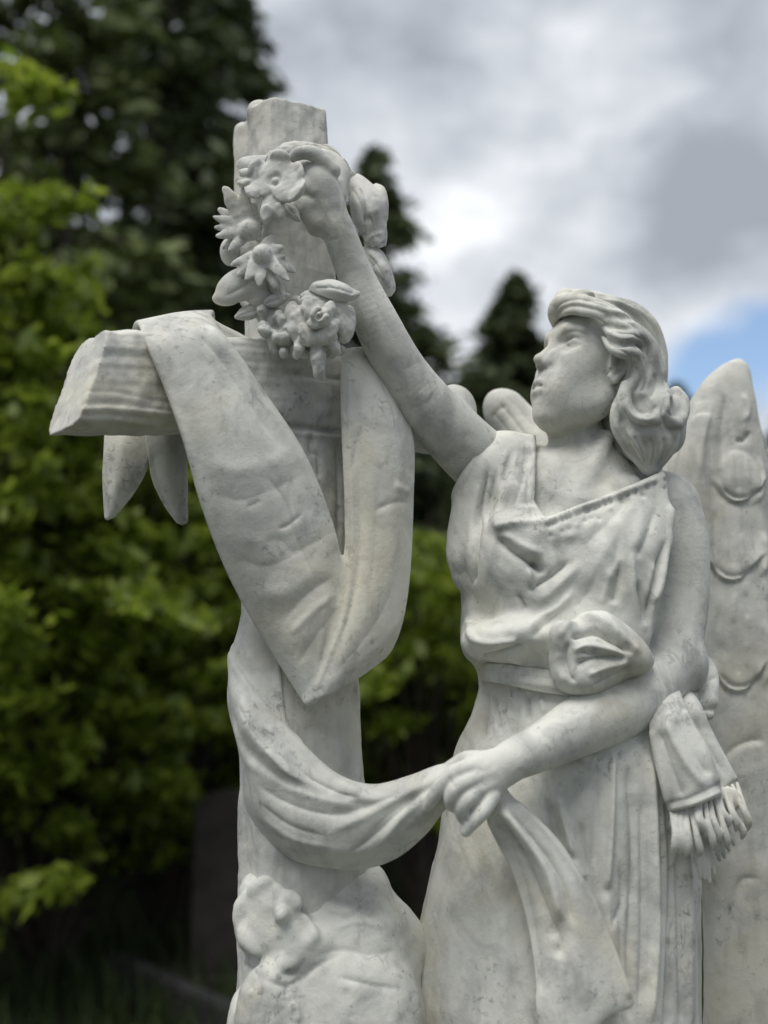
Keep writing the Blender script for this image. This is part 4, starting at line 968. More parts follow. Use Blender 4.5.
def build_hair(body):
    v = Vol(*bounds([(535, 275, -.16), (705, 490, .22)], .01), .0016)
    hell(v, (-14, 40, 0), (98, 76, 80), 0)
    hell(v, (-44, 0, 24), (50, 58, 52), 22)
    # keep the face clear: cut in front of the hairline
    n = HF * .80 - HU * .60; c0 = HO + n * .021
    v.put(lambda x, y, z: ((c0[0] - x) * n[0] + (c0[1] - y) * n[1] + (c0[2] - z) * n[2]).astype(np.float32), v.lo, v.lo + v.h * np.array(v.F.shape), .010, 's')
    # front roll of hair above the forehead
    pch(v, [(555, 324, .035, 4), (554.5, 314, .01, 7), (560, 305, -.0, 9.5), (572, 303, -.022, 10), (588, 305, -.042, 9), (604, 309, -.056, 7.5), (620, 316, -.060, 5.5), (636, 326, -.052, 2.5)], .010, kin=.008)
    pch(v, [(562, 299, .04, 8), (574, 297, .02, 8), (594, 299, .0, 8), (616, 304, -.02, 7)], .012, kin=.006)
    pell(v, 564, 297, .01, 10, 8, .02, 20, k=.006); pell(v, 583, 296, -.02, 12, 6, .02, -6, k=.006)
    pch(v, [(560, 316, .0, 2), (570, 311, -.03, 4), (584, 312, -.046, 4.5), (598, 315, -.056, 4), (606, 322, -.058, 2)], .006)
    # waves from the temple back over the ear
    for (pp, q) in (([(600, 316, -.045), (618, 324, -.062), (634, 330, -.060), (648, 343, -.045), (655, 362, -.03)], (2, 6, 7.5, 7.5, 6)),
                    ([(602, 326, -.046), (614, 335, -.066), (627, 338, -.070), (637, 336, -.064), (645, 343, -.054), (646, 356, -.046)], (2, 6, 7.5, 7.5, 6.5, 5)),
                    ([(603, 338, -.048), (612, 348, -.064), (623, 352, -.072), (633, 353, -.068), (639, 362, -.060), (637, 375, -.055), (631, 386, -.052)], (2, 5, 6.5, 7, 6.5, 6, 5)),
                    ([(598, 303, -.01), (626, 306, -.02), (647, 321, -.015), (657, 342, -.005), (660, 366, .0), (660, 386, .005)], (3, 7, 8, 8, 8, 7)),
                    ([(640, 366, -.052), (644, 380, -.048), (640, 394, -.048)], (6, 7, 7)), ([(655, 364, -.03), (656, 382, -.03), (650, 396, -.035)], (7, 7, 6))):
        pch(v, [(*a, b) for a, b in zip(pp, q)], .006, kin=.006)
    # curls gathered over the neck
    pell(v, 634, 396, -.012, 20, 30, .036, 0, k=.012); pell(v, 646, 412, -.012, 27, 29, .046, -10, k=.01); pell(v, 668, 416, .015, 19, 26, .035, -15, k=.01)
    pell(v, 628, 436, .045, 24, 34, .04, k=.012); pell(v, 616, 416, .035, 16, 30, .035, k=.012)
    pell(v, 646, 440, -.003, 26, 25, .040, -10, k=.01); pell(v, 668, 436, .02, 17, 20, .03, -15, k=.01)
    pch(v, [(626, 386, -.052, 6), (624, 400, -.054, 7.5), (630, 414, -.056, 8), (642, 421, -.058, 8), (655, 418, -.053, 7.5), (663, 407, -.045, 7), (663, 394, -.035, 6)], .006, kin=.006)
    pch(v, [(662, 388, -.025, 6.5), (668, 404, -.030, 7), (668, 418, -.030, 7), (675, 424, -.022, 7), (682, 416, -.010, 6.5), (683, 402, .0, 6.5), (676, 392, .0, 6)], .006, kin=.006)
    pch(v, [(624, 392, -.045, 4), (618, 408, -.042, 7), (618, 426, -.040, 7.5), (626, 442, -.034, 7), (636, 456, -.024, 6), (645, 470, -.008, 4)], .006, kin=.006)
    pch(v, [(630, 424, -.050, 6), (634, 440, -.046, 6.5), (642, 454, -.030, 5.5), (648, 472, -.005, 3.5)], .006, kin=.006)
    pch(v, [(650, 428, -.046, 6.5), (655, 442, -.038, 6.5), (653, 456, -.024, 5.5), (650, 472, -.003, 3.5)], .006, kin=.006)
    pch(v, [(672, 430, -.014, 7), (672, 444, -.010, 6.5), (664, 457, -.006, 6), (652, 474, .002, 3.5)], .006, kin=.006)
    pell(v, 644, 402, -.068, 9, 10, .014, 10, k=.010, op='s'); pell(v, 674, 406, -.036, 6, 9, .012, k=.008, op='s')
    pell(v, 640, 368, -.02, 18, 30, .036, k=.014)
    pell(v, 648, 358, -.034, 9, 18, .020, k=.01)
    pell(v, 643, 432, -.045, 8, 8, .012, k=.008)
    m = v.mesh(2)
    S = []
    for (pts, w, h) in (
        ([(562, 293), (600, 293), (635, 309), (658, 342)], 3, 1.2), ([(576, 299), (610, 302), (640, 320), (656, 352)], 2.4, -2.2), ([(590, 296), (625, 301), (652, 328), (665, 366)], 2.2, -1.6), ([(604, 306), (632, 318), (650, 340), (656, 366)], 2.4, 1.5),
        ([(610, 313), (634, 326), (648, 348), (652, 380)], 2.2, -2.5), ([(612, 298), (644, 314), (662, 346)], 2, 1.0), ([(555, 314), (561, 304), (578, 299), (600, 304), (620, 312)], 2, -1.8), ([(557, 320), (562, 310), (576, 306), (596, 310), (614, 316)], 1.8, -1.4), ([(556, 317), (561, 307), (577, 303), (598, 307)], 1.6, 1.0),
        ([(584, 294), (618, 298), (646, 316), (662, 344)], 2, -1.6), ([(568, 292), (604, 291), (638, 305), (660, 334)], 1.8, -1.2), ([(616, 308), (640, 322), (655, 346), (661, 378)], 2, 1.3), ([(600, 302), (630, 313), (650, 336)], 2, -1.6), ([(628, 302), (652, 322), (665, 352)], 2.4, 1.3), ([(640, 312), (658, 336), (664, 372)], 1.8, -1.8),
        ([(604, 324), (618, 332), (634, 334), (648, 346)], 2.0, -3), ([(604, 336), (616, 346), (632, 344), (640, 350)], 2.0, -3), ([(606, 330), (620, 338), (636, 337)], 1.8, 1.5), ([(612, 348), (624, 352), (632, 360), (630, 374)], 1.8, -2.2),
        ([(642, 352), (648, 366), (646, 384), (640, 394)], 2.2, -3.2), ([(654, 372), (656, 386), (650, 400)], 2, -2.5), ([(662, 372), (666, 388), (676, 396)], 2, -2.4), ([(636, 366), (640, 380), (632, 394)], 2, -2.2),
        ([(624, 394), (630, 412), (644, 420), (658, 416)], 2.2, 2.0), ([(622, 406), (630, 422), (646, 428), (660, 424)], 2.4, -4), ([(632, 398), (638, 411), (650, 412), (658, 404)], 2.4, -3), ([(664, 396), (668, 412), (676, 416)], 2, -2.4),
        ([(662, 400), (664, 420), (670, 430), (684, 428)], 2.2, -3.5), ([(620, 410), (624, 434), (640, 460), (648, 472)], 2.2, -3), ([(634, 434), (642, 452), (648, 470)], 2.0, -3), ([(650, 436), (654, 452), (650, 470)], 2.0, -3), ([(664, 436), (664, 452), (654, 470)], 2.0, -3),
        ([(626, 428), (636, 448), (646, 466)], 2, 1.8), ([(644, 430), (650, 450), (650, 466)], 2, 1.8), ([(676, 434), (672, 450), (658, 466)], 2, -2), ([(616, 402), (613, 416), (618, 434)], 2, 1.5)):
        S.append(('g', pts, w, h, .18))
    m.carve(S)
    put('hair', m, MARBLE, body)


# ---- wreath
def petal(v, c, d, n, L, w, th, k=.003, curl=0.0):
    """one petal from c along d (picture-plane px direction dx, dy, doff), width and length in metres"""
    d = np.asarray(d, float); d /= np.linalg.norm(d); n = np.asarray(n, float); n -= d * (n @ d); n /= np.linalg.norm(n)
    v.ell(c + d * L * .5 + n * curl * .5, (L * .56, w * .5, th), np.array([d, np.cross(n, d), n]), k)
    if curl: v.ell(c + d * L * .86 + n * curl, (L * .24, w * .4, th), np.array([d * .8 + n * .6 * np.sign(curl), np.cross(n, d), n * .8 - d * .6 * np.sign(curl)]), k)


def flower_mesh(px, py, off, R, petals, n, core=.010, h=.0016, hollow=False, seed=0):
    c = P(px, py, off); s = mpp(px, py, off); R = R * s
    v = Vol(c - R * 1.55 - .012, c + R * 1.55 + .012, h)
    n = np.asarray(n, float); n /= np.linalg.norm(n)
    u = np.cross([0, 0, 1.0], n); u /= np.linalg.norm(u); w = np.cross(n, u)
    r = random.Random(seed)
    for (ang, ln, wd, cu) in petals:
        a = math.radians(ang); d = u * math.cos(a) + w * math.sin(a)
        petal(v, c, d, n, R * ln, R * wd, .0045, .003, cu)
    if hollow: v.ell(c + n * .012, (core, core, core), None, .006, 's'); v.ell(c + n * .002, (core * .5,) * 3, None, .003)
    else: v.ell(c + n * .006, (core, core, core * .8), np.array([u, w, n]), .004)
    m = v.mesh(2)
    m.inflate(lambda V: .0008 * fbm(V, 30, seed, 2))
    return m


def build_wreath():
    # the ring of stalks
    v = Vol(*bounds([(215, 130, -.20), (400, 390, .12)], .012), .002)
    ring = [(262, 170, -.085, 10), (250, 220, -.09, 12), (252, 270, -.10, 12), (272, 318, -.11, 13), (310, 335, -.115, 13), (340, 318, -.10, 10), (366, 280, -.05, 7), (370, 235, -.03, 7), (356, 192, -.04, 7), (335, 160, -.07, 7), (295, 150, -.09, 9), (262, 170, -.085, 10)]
    pch(v, ring, 0, kin=.008)
    r = random.Random(21)
    for i in range(46):                                    # small buds and frills low on the left
        x, y = r.gauss(284, 13), r.gauss(334, 12)
        if y > 354 or x < 260: continue
        pell(v, x, y, -.125 + r.uniform(-.012, .012), r.uniform(4, 7), r.uniform(4, 7), .012, r.uniform(0, 90), k=.003)
    for i in range(30):
        x, y = r.uniform(285, 345), r.uniform(300, 362)
        pell(v, x, min(y, 350), -.118 + r.uniform(-.01, .01), r.uniform(5, 10), r.uniform(4, 6), .014, r.uniform(0, 180), k=.003)
    m = v.mesh(1)
    m.inflate(lambda V: .0015 * fbm(V, 40, 5, 2))
    w = put('wreath', m, MARBLE_FLOWER, root)
    # open five-petalled flower under the fingers
    f = flower_mesh(276, 182, -.168, 34, [(15, .85, .9, .006), (80, .85, .8, .008), (140, .9, .7, .004), (205, .9, .6, .004), (255, 1.2, .5, -.004), (278, 1.1, .4, -.004), (328, .95, 1.0, .010), (158, 1.2, .34, -.002), (176, 1.15, .3, -.004)], (-.15, -1, .1), .011, hollow=True, seed=1)
    put('flower', f, MARBLE_FLOWER, w)
    # large daisy with pointed petals on the left
    v = Vol(*bounds([(205, 180, -.24), (310, 310, -.06)], .012), .0016)
    r = random.Random(4)
    def star(x, y, o, spec, bulge):
        c = P(x, y, o)
        for a, L_, w_ in spec:
            m_ = mpp(x, y, o); L_ *= m_ * r.uniform(.92, 1.1); w_ *= m_ * 1.35
            d = np.array([math.cos(math.radians(a)), r.uniform(-.30, .12), math.sin(math.radians(a))]); d /= np.linalg.norm(d)
            sd = np.cross(d, [0, 1.0, 0]); sd /= np.linalg.norm(sd); n_ = np.cross(sd, d)
            for t0, t1, wf in ((.0, .62, 1.0), (.34, .86, .8), (.62, 1.0, .5)):
                v.ell(c + d * L_ * (t0 + t1) / 2, (L_ * (t1 - t0) * .62, w_ * wf, .0042 * (1.2 - t1 * .5)), np.array([d, sd, n_]), .0022)
        pell(v, x, y, o - .008, bulge, bulge, .014, k=.004)
    star(250, 230, -.138, [(100, 42, 6.5), (122, 48, 8), (80, 30, 5.5), (145, 36, 5.5), (163, 36, 5), (180, 34, 5), (197, 36, 5), (214, 34, 5), (55, 26, 5), (232, 30, 5)], 11)
    star(262, 254, -.150, [(352, 24, 5), (332, 36, 5.5), (312, 40, 5.5), (292, 38, 5.5), (268, 36, 6), (245, 34, 6), (222, 30, 6), (15, 22, 5), (60, 20, 6), (200, 30, 5)], 10)
    pch(v, [(244, 218, -.16, 2.5), (240, 205, -.155, 2)], .004, 's')
    f = v.mesh(2); f.inflate(lambda V: .0008 * fbm(V, 30, 2, 2))
    put('flower', f, MARBLE_FLOWER, w)
    # broad leaf below it
    v = Vol(*bounds([(205, 255, -.19), (285, 320, -.06)], .012), .0016)
    pell(v, 242, 284, -.128, 28, 17, .013, 26, k=0); pell(v, 224, 299, -.125, 12, 7, .010, -5, k=.006); pell(v, 262, 296, -.122, 16, 12, .014, k=.006); pell(v, 256, 278, -.13, 18, 18, .014, k=.006); pell(v, 230, 252, -.105, 10, 14, .02, k=.006)
    m = v.mesh(2); m.carve([('g', [(222, 298), (244, 286), (262, 272)], 2.5, -2), ('s', [(218, 303), (240, 302), (262, 298)], 4, 1.5)])
    put('leaf', m, MARBLE_FLOWER, w)
    for (x, y, o, rx, rz, ro) in ((268, 212, -.128, 15, 7, 60), (236, 212, -.110, 14, 6, 115), (276, 286, -.135, 15, 7, -60), (250, 312, -.118, 14, 8, 200), (292, 212, -.140, 11, 6, -50), (276, 300, -.135, 13, 7, 20)):
        q = Vol(*bounds([(x - 24, y - 24, o - .03), (x + 24, y + 24, o + .03)], .004), .0016)
        pell(q, x, y, o, rx, rz, .007, ro, k=0); ca, sa = math.cos(math.radians(ro)), -math.sin(math.radians(ro)); pell(q, x + ca * rx * .7, y + sa * rx * .7, o - .004, rx * .5, rz * .45, .005, ro, k=.004)
        q = q.mesh(2); q.carve([('g', [(x - ca * rx, y - sa * rx), (x, y), (x + ca * rx, y + sa * rx)], 1.8, -2, .1)])
        put('leaf', q, MARBLE_FLOWER, w)
    # rose at the bottom
    v = Vol(*bounds([(280, 275, -.23), (375, 390, -.06)], .012), .0015)
    pell(v, 318, 322, -.135, 26, 24, .028, k=0)
    def arc(x, y, r, a0, a1, o, t, sq=.8):
        pch(v, [(x + r * math.cos(math.radians(a)), y - r * sq * math.sin(math.radians(a)), o, t) for a in np.linspace(a0, a1, 9)], .0025, kin=.002)
    for (x, y, o, rx, rz, ry, ro) in ((346, 324, -.142, 10, 20, .010, -8), (294, 318, -.140, 9, 18, .010, 8), (322, 296, -.144, 22, 8, .010, 0), (336, 312, -.150, 10, 19, .008, -25), (300, 324, -.148, 9, 20, .008, 20), (318, 338, -.152, 20, 9, .008, 5), (316, 304, -.152, 17, 8, .008, -10), (328, 330, -.160, 9, 15, .007, -40), (308, 334, -.158, 8, 13, .007, 40), (310, 312, -.162, 8, 14, .007, 25), (327, 312, -.165, 7, 13, .007, -30), (318, 322, -.170, 12, 7, .006, 10)):
        pell(v, x, y, o, rx, rz, ry, ro, k=.0025)
    arc(320, 314, 7, 100, 330, -.176, 3.2); pell(v, 341, 320, -.146, 9, 18, .012, 10, k=.003); pell(v, 296, 330, -.142, 9, 14, .012, 15, k=.003)
    pch(v, [(318, 315, -.186, 3.5), (320, 318, -.166, 3)], .004, 's'); pch(v, [(334, 304, -.175, 2.5), (338, 318, -.172, 2.5), (334, 330, -.17, 2)], .003, 's'); pch(v, [(302, 314, -.165, 2.5), (300, 326, -.165, 2.5), (304, 338, -.165, 2)], .003, 's'); pch(v, [(310, 332, -.172, 2), (322, 331, -.174, 2)], .003, 's')
    for (x, y, x1, y1, a, b) in ((318, 345, 318, 374, 9, 5), (330, 342, 338, 352, 8, 4), (302, 340, 296, 356, 7, 4), (318, 358, 322, 378, 6, 3)):
        pch(v, [(x, y, -.135, a), ((x + x1) / 2, (y + y1) / 2, -.145, (a + b) / 2), (x1, y1, -.14, b)], .004)
    m = v.mesh(2); m.inflate(lambda V: .001 * fbm(V, 35, 8, 2))
    put('flower', m, MARBLE_FLOWER, w)
    # leaf turning out to the right of the rose
    lf = [[(308, 290, -.150), (312, 284, -.155), (318, 282, -.150)], [(322, 296, -.160), (326, 286, -.168), (332, 280, -.160)], [(338, 300, -.160), (341, 291, -.170), (344, 284, -.162)], [(350, 300, -.155), (352, 295, -.160), (353, 290, -.155)], [(358, 295, -.15), (359, 294, -.151), (360, 293, -.15)]]
    m = ribbon(lf, 60, 40, .006, .001, 4); m.carve([('g', [(314, 288), (334, 288), (356, 294)], 2, -2, .1), ('g', [(326, 284), (334, 288)], 1.6, -1.4), ('g', [(338, 286), (345, 291)], 1.6, -1.4)])
    put('leaf', m, MARBLE_FLOWER, w)
    # flowers on the far side, behind the wrist
    pts = [[[(344, 182, -.050), (350, 177, -.052), (357, 175, -.045)], [(352, 200, -.062), (363, 192, -.078), (374, 186, -.050)], [(358, 222, -.066), (371, 212, -.090), (384, 198, -.058)], [(364, 240, -.070), (375, 232, -.080), (387, 220, -.060)], [(372, 248, -.066), (379, 245, -.070), (385, 240, -.062)]],
           [[(366, 190, -.04), (370, 187, -.04), (376, 184, -.03)], [(370, 200, -.045), (378, 194, -.055), (384, 188, -.035)], [(374, 216, -.050), (382, 208, -.060), (387, 200, -.04)], [(382, 232, -.045), (385, 226, -.05), (388, 220, -.04)]],
           [[(352, 192, -.075), (356, 188, -.080), (361, 188, -.078)], [(350, 206, -.080), (358, 204, -.092), (366, 202, -.084)], [(354, 222, -.078), (361, 220, -.088), (369, 216, -.080)], [(362, 234, -.072), (365, 233, -.076), (369, 230, -.072)]],
           [[(372, 224, -.060), (378, 220, -.066), (385, 220, -.055)], [(372, 236, -.062), (379, 236, -.072), (387, 234, -.055)], [(376, 248, -.060), (380, 248, -.064), (385, 246, -.055)]]]
    m = join(*[ribbon(q, 60, 44, .0055, .0015, 3) for q in pts])
    m.carve([('g', [(350, 186), (362, 205), (370, 235)], 2, -2.2), ('g', [(356, 184), (372, 204), (380, 238)], 2.2, -2.4), ('g', [(362, 182), (380, 200)], 2, -1.8), ('g', [(366, 214), (374, 224), (376, 242)], 3.5, -5), ('g', [(384, 196), (386, 222)], 2, 2), ('g', [(372, 196), (378, 216)], 2.5, 2.5), ('g', [(364, 246), (372, 236), (386, 232)], 2, 2.2)])
    put('flower', m, MARBLE_FLOWER, w)
    pts = [[[(358, 250, -.055), (366, 246, -.058), (374, 246, -.045)], [(364, 262, -.060), (374, 256, -.075), (384, 254, -.05)], [(374, 276, -.060), (382, 270, -.072), (389, 264, -.05)], [(384, 286, -.055), (388, 282, -.058), (391, 276, -.05)]],
           [[(370, 262, -.065), (376, 258, -.072), (382, 258, -.06)], [(374, 276, -.066), (382, 272, -.080), (390, 268, -.058)], [(382, 292, -.060), (388, 287, -.068), (394, 281, -.052)], [(390, 297, -.055), (392, 294, -.056), (394, 291, -.052)]],
           [[(360, 258, -.06), (364, 254, -.066), (370, 254, -.062)], [(364, 274, -.064), (370, 270, -.074), (378, 268, -.064)], [(374, 286, -.060), (378, 284, -.064), (382, 280, -.06)]]]
    m = join(*[ribbon(q, 60, 44, .0055, .0015, 5) for q in pts])
    m.carve([('g', [(364, 252), (376, 264), (386, 282)], 2, -2.4), ('g', [(372, 250), (384, 264)], 2, -2), ('g', [(372, 270), (384, 284), (390, 294)], 2, -2.2), ('g', [(380, 258), (388, 274)], 2, 2)])
    put('flower', m, MARBLE_FLOWER, w)
    lf = [[(318, 146, -.075), (326, 150, -.07), (332, 158, -.07)], [(326, 145, -.078), (334, 152, -.08), (340, 162, -.075)], [(334, 150, -.07), (340, 158, -.075), (343, 168, -.07)], [(342, 164, -.06), (344, 168, -.06), (345, 172, -.06)]]
    put('leaf', ribbon(lf, 40, 30, .006), MARBLE_FLOWER, w)
    lf = [[(236, 166, -.11), (240, 160, -.115), (248, 158, -.11)], [(248, 174, -.12), (252, 164, -.13), (258, 156, -.12)], [(262, 176, -.12), (264, 166, -.128), (268, 156, -.12)]]
    put('leaf', ribbon(lf, 40, 30, .006), MARBLE_FLOWER, w)


build_cross(); build_drape(); build_rock(); build_wings(); build_wreath()
body = put('angel_figure', build_body(), MARBLE, root)
build_hair(body); build_gown(body); build_sash(body)

# ------------------------------------------------------------------ the place behind
def leaf_mat(name, c1, c2, trans=.35, rough=.5):
    m = bpy.data.materials.new(name); nt, N, L = nodes(m)
    out = N('ShaderNodeOutputMaterial'); bs = N('ShaderNodeBsdfPrincipled'); tr = N('ShaderNodeBsdfTranslucent'); mx = N('ShaderNodeMixShader')
    ge = N('ShaderNodeNewGeometry'); r = ramp(N('ShaderNodeValToRGB'), [(0, c1), (1, c2)])
    L(ge.outputs['Random Per Island'], r.inputs[0]); L(r.outputs[0], bs.inputs['Base Color']); L(r.outputs[0], tr.inputs[0])
    bs.inputs['Roughness'].default_value = rough; mx.inputs[0].default_value = trans
    L(bs.outputs[0], mx.inputs[1]); L(tr.outputs[0], mx.inputs[2]); L(mx.outputs[0], out.inputs[0])
    return m


def plain_mat(name, c1, c2, scale=8, rough=.9, bump=.3):
    m = bpy.data.materials.new(name); nt, N, L = nodes(m)
    out = N('ShaderNodeOutputMaterial'); bs = N('ShaderNodeBsdfPrincipled'); L(bs.outputs[0], out.inputs[0])
    tc = N('ShaderNodeTexCoord'); n = N('ShaderNodeTexNoise'); n.inputs['Scale'].default_value = scale; n.inputs['Detail'].default_value = 6
    L(tc.outputs['Object'], n.inputs[0]); r = ramp(N('ShaderNodeValToRGB'), [(.35, c1), (.65, c2)]); L(n.outputs[0], r.inputs[0])
    L(r.outputs[0], bs.inputs['Base Color']); bs.inputs['Roughness'].default_value = rough
    b = N('ShaderNodeBump'); b.inputs['Strength'].default_value = bump; b.inputs['Distance'].default_value = .02; L(n.outputs[0], b.inputs['Height']); L(b.outputs[0], bs.inputs['Normal'])
    return m


M_CONIFER = leaf_mat('conifer_foliage', (.034, .052, .018), (.105, .14, .05), .2, .7)
M_CONIFER2 = leaf_mat('grey_green_foliage', (.05, .075, .02), (.15, .19, .055), .2, .7)
M_SHRUB = leaf_mat('spring_leaves', (.12, .185, .014), (.31, .385, .055), .55, .45)
M_SHRUB2 = leaf_mat('mid_green_leaves', (.075, .115, .014), (.21, .275, .035), .4, .45)
M_BARK = plain_mat('bark', (.03, .024, .018), (.07, .055, .042), 14)
M_SOIL = plain_mat('turf', (.012, .016, .006), (.03, .035, .013), 3)
M_SLATE = plain_mat('dark_stone', (.022, .019, .016), (.045, .038, .032), 9, .8)
M_KERB = plain_mat('grey_kerb', (.016, .016, .016), (.034, .034, .035), 9, .8)
M_GRASS = leaf_mat('grass_blades', (.015, .03, .006), (.05, .08, .015), .3, .6)


def leaves_mesh(C, A, B):
    """one bent-free leaf quad per row: centre C, half axes A (length) and B (width)"""
    V = np.stack([C - A, C + B * .9 - A * .1, C + A, C - B * .9 - A * .1], 1).reshape(-1, 3)
    return Mesh(V, np.arange(len(V)).reshape(-1, 4))


def rnd_dirs(r, n):
    d = r.normal(size=(n, 3)); return d / np.linalg.norm(d, axis=1)[:, None]


def tube(pts, rads, seg=7):
    pts = np.asarray(pts, float); V, Q = [], []
    for i, p in enumerate(pts):
        t = pts[min(i + 1, len(pts) - 1)] - pts[max(i - 1, 0)]; t /= np.linalg.norm(t)
        u = np.cross(t, [.3, .9, .1]); u /= np.linalg.norm(u); w = np.cross(t, u)
        for k in range(seg):
            a = 2 * math.pi * k / seg; V.append(p + rads[i] * (u * math.cos(a) + w * math.sin(a)))
    for i in range(len(pts) - 1):
        for k in range(seg):
            Q.append([i * seg + k, i * seg + (k + 1) % seg, (i + 1) * seg + (k + 1) % seg, (i + 1) * seg + k])
    return Mesh(np.array(V), np.array(Q))


def tag(o, label, cat, group=None, kind=None):
    if label: o['label'] = label
    if cat: o['category'] = cat
    if group: o['group'] = group
    if kind: o['kind'] = kind


def empty(name, loc):
    o = bpy.data.objects.new(name, None); scene.collection.objects.link(o); o.location = loc; return o


def at(px, dist, z=None):
    """ground-plan point at a distance, in the direction of a picture column"""
    return np.array([(px - 384) / FPX * dist * 1.0, dist, 0.0])


def conifer(px, dist, h, rad, seed, label, mat=None, n_br=150, leaf=.13, droop=.35, skirt=.0, narrow=1.0, clump=42):
    r = np.random.RandomState(seed); base = at(px, dist)
    t = empty('conifer_tree', tuple(base)); tag(t, label, 'tree', 'conifers behind the monument')
    tr = tube([base + [0, 0, -.1], base + [.05, 0, h * .4], base + [0, .05, h * .97]], [rad * .09 + .04, rad * .06 + .02, .012])
    limbs = [tr]; C, A, B = [], [], []
    for i in range(n_br):
        f = (i + r.uniform(0, 1)) / n_br; z = h * (skirt + (1 - skirt) * f ** .9)
        q = z / h; R = rad * (1 - q) ** (.75 * narrow) * r.uniform(.55, 1.12) + .06
        a = r.uniform(0, 2 * math.pi); d = np.array([math.cos(a), math.sin(a), 0])
        p0 = base + [0, 0, z]; L_ = R
        tip = p0 + d * L_ + np.array([0, 0, -droop * L_ * .6 + .12 * L_ * (q > .7)])
        mid = (p0 + tip) / 2 + np.array([0, 0, .10 * L_])
        if L_ > .5: limbs.append(tube([p0, mid, tip], [.012 + .012 * L_, .01 + .005 * L_, .004], 5))
        n = int(clump * (.35 + L_)); s = r.uniform(.18, 1.05, n) ** .8
        c = (1 - s[:, None])**2 * p0 + 2 * (s * (1 - s))[:, None] * mid + (s**2)[:, None] * tip
        c = c + r.normal(size=(n, 3)) * np.array([.10, .10, .07]) * (.45 + .55 * L_)
        ln = leaf * r.uniform(.55, 1.35, n); ax = d + rnd_dirs(r, n) * .8 + np.array([0, 0, -.35]); ax /= np.linalg.norm(ax, axis=1)[:, None]
        bx = np.cross(ax, rnd_dirs(r, n)); bx /= np.linalg.norm(bx, axis=1)[:, None]
        C.append(c); A.append(ax * ln[:, None]); B.append(bx * (ln * .42)[:, None])
    put('trunk', join(*limbs), M_BARK, t, base)
    put('crown', leaves_mesh(np.vstack(C), np.vstack(A), np.vstack(B)), mat or M_CONIFER, t, base)
    return t


def shrub(px, dist, h, rad, seed, label, mat, n_br=70, leaf=.055, per=70, flat=.55, z0=.25):
    """broad-leaved bush: arching stems, leaves gathered in sprays at the twig ends"""
    r = np.random.RandomState(seed); base = at(px, dist)
    t = empty('hawthorn_shrub', tuple(base)); tag(t, label, 'shrub', 'leafy shrubs behind the monument')
    limbs, C, A, B = [], [], [], []
    for i in range(n_br):
        a = r.uniform(0, 2 * math.pi); d = np.array([math.cos(a), math.sin(a), 0])
        zt = h * (z0 + (1 - z0) * r.uniform(0, 1) ** .8); q = zt / h
        R = rad * math.sqrt(max(.06, 1 - (q * 1.0 - .35)**2 / .5)) * r.uniform(.55, 1.05)
        p0 = base + np.array([0, 0, .0]) + d * .05; p1 = base + d * R * .35 + np.array([0, 0, zt * .72]); p2 = base + d * R + np.array([0, 0, zt])
        pts = np.array([(1 - s)**2 * p0 + 2 * s * (1 - s) * p1 + s * s * p2 for s in np.linspace(0, 1, 6)])
        limbs.append(tube(pts, np.linspace(.022, .004, 6), 5))
        for k in range(3):                                 # sprays
            s = r.uniform(.62, 1.02); c0 = (1 - s)**2 * p0 + 2 * s * (1 - s) * p1 + s * s * p2
            dd = d + rnd_dirs(r, 1)[0] * .8; dd[2] *= .4; dd /= np.linalg.norm(dd); ln = r.uniform(.15, .38) * (.6 + rad * .4)
            n = int(per * r.uniform(.5, 1.2)); u = r.uniform(0, 1, n)
            c = c0 + dd * (u * ln)[:, None] + r.normal(size=(n, 3)) * np.array([1, 1, flat]) * (.065 * (1.15 - .6 * u))[:, None]
            ax = rnd_dirs(r, n) + dd * .6; ax /= np.linalg.norm(ax, axis=1)[:, None]
            nn = rnd_dirs(r, n) * .6 + np.array([0, 0, 1.0]); bx = np.cross(ax, nn); bx /= np.maximum(np.linalg.norm(bx, axis=1), 1e-6)[:, None]
            l = leaf * r.uniform(.6, 1.3, n); C.append(c); A.append(ax * l[:, None]); B.append(bx * (l * .62)[:, None])
    put('stems', join(*limbs), M_BARK, t, base)
    put('foliage', leaves_mesh(np.vstack(C), np.vstack(A), np.vstack(B)), mat, t, base)
    return t


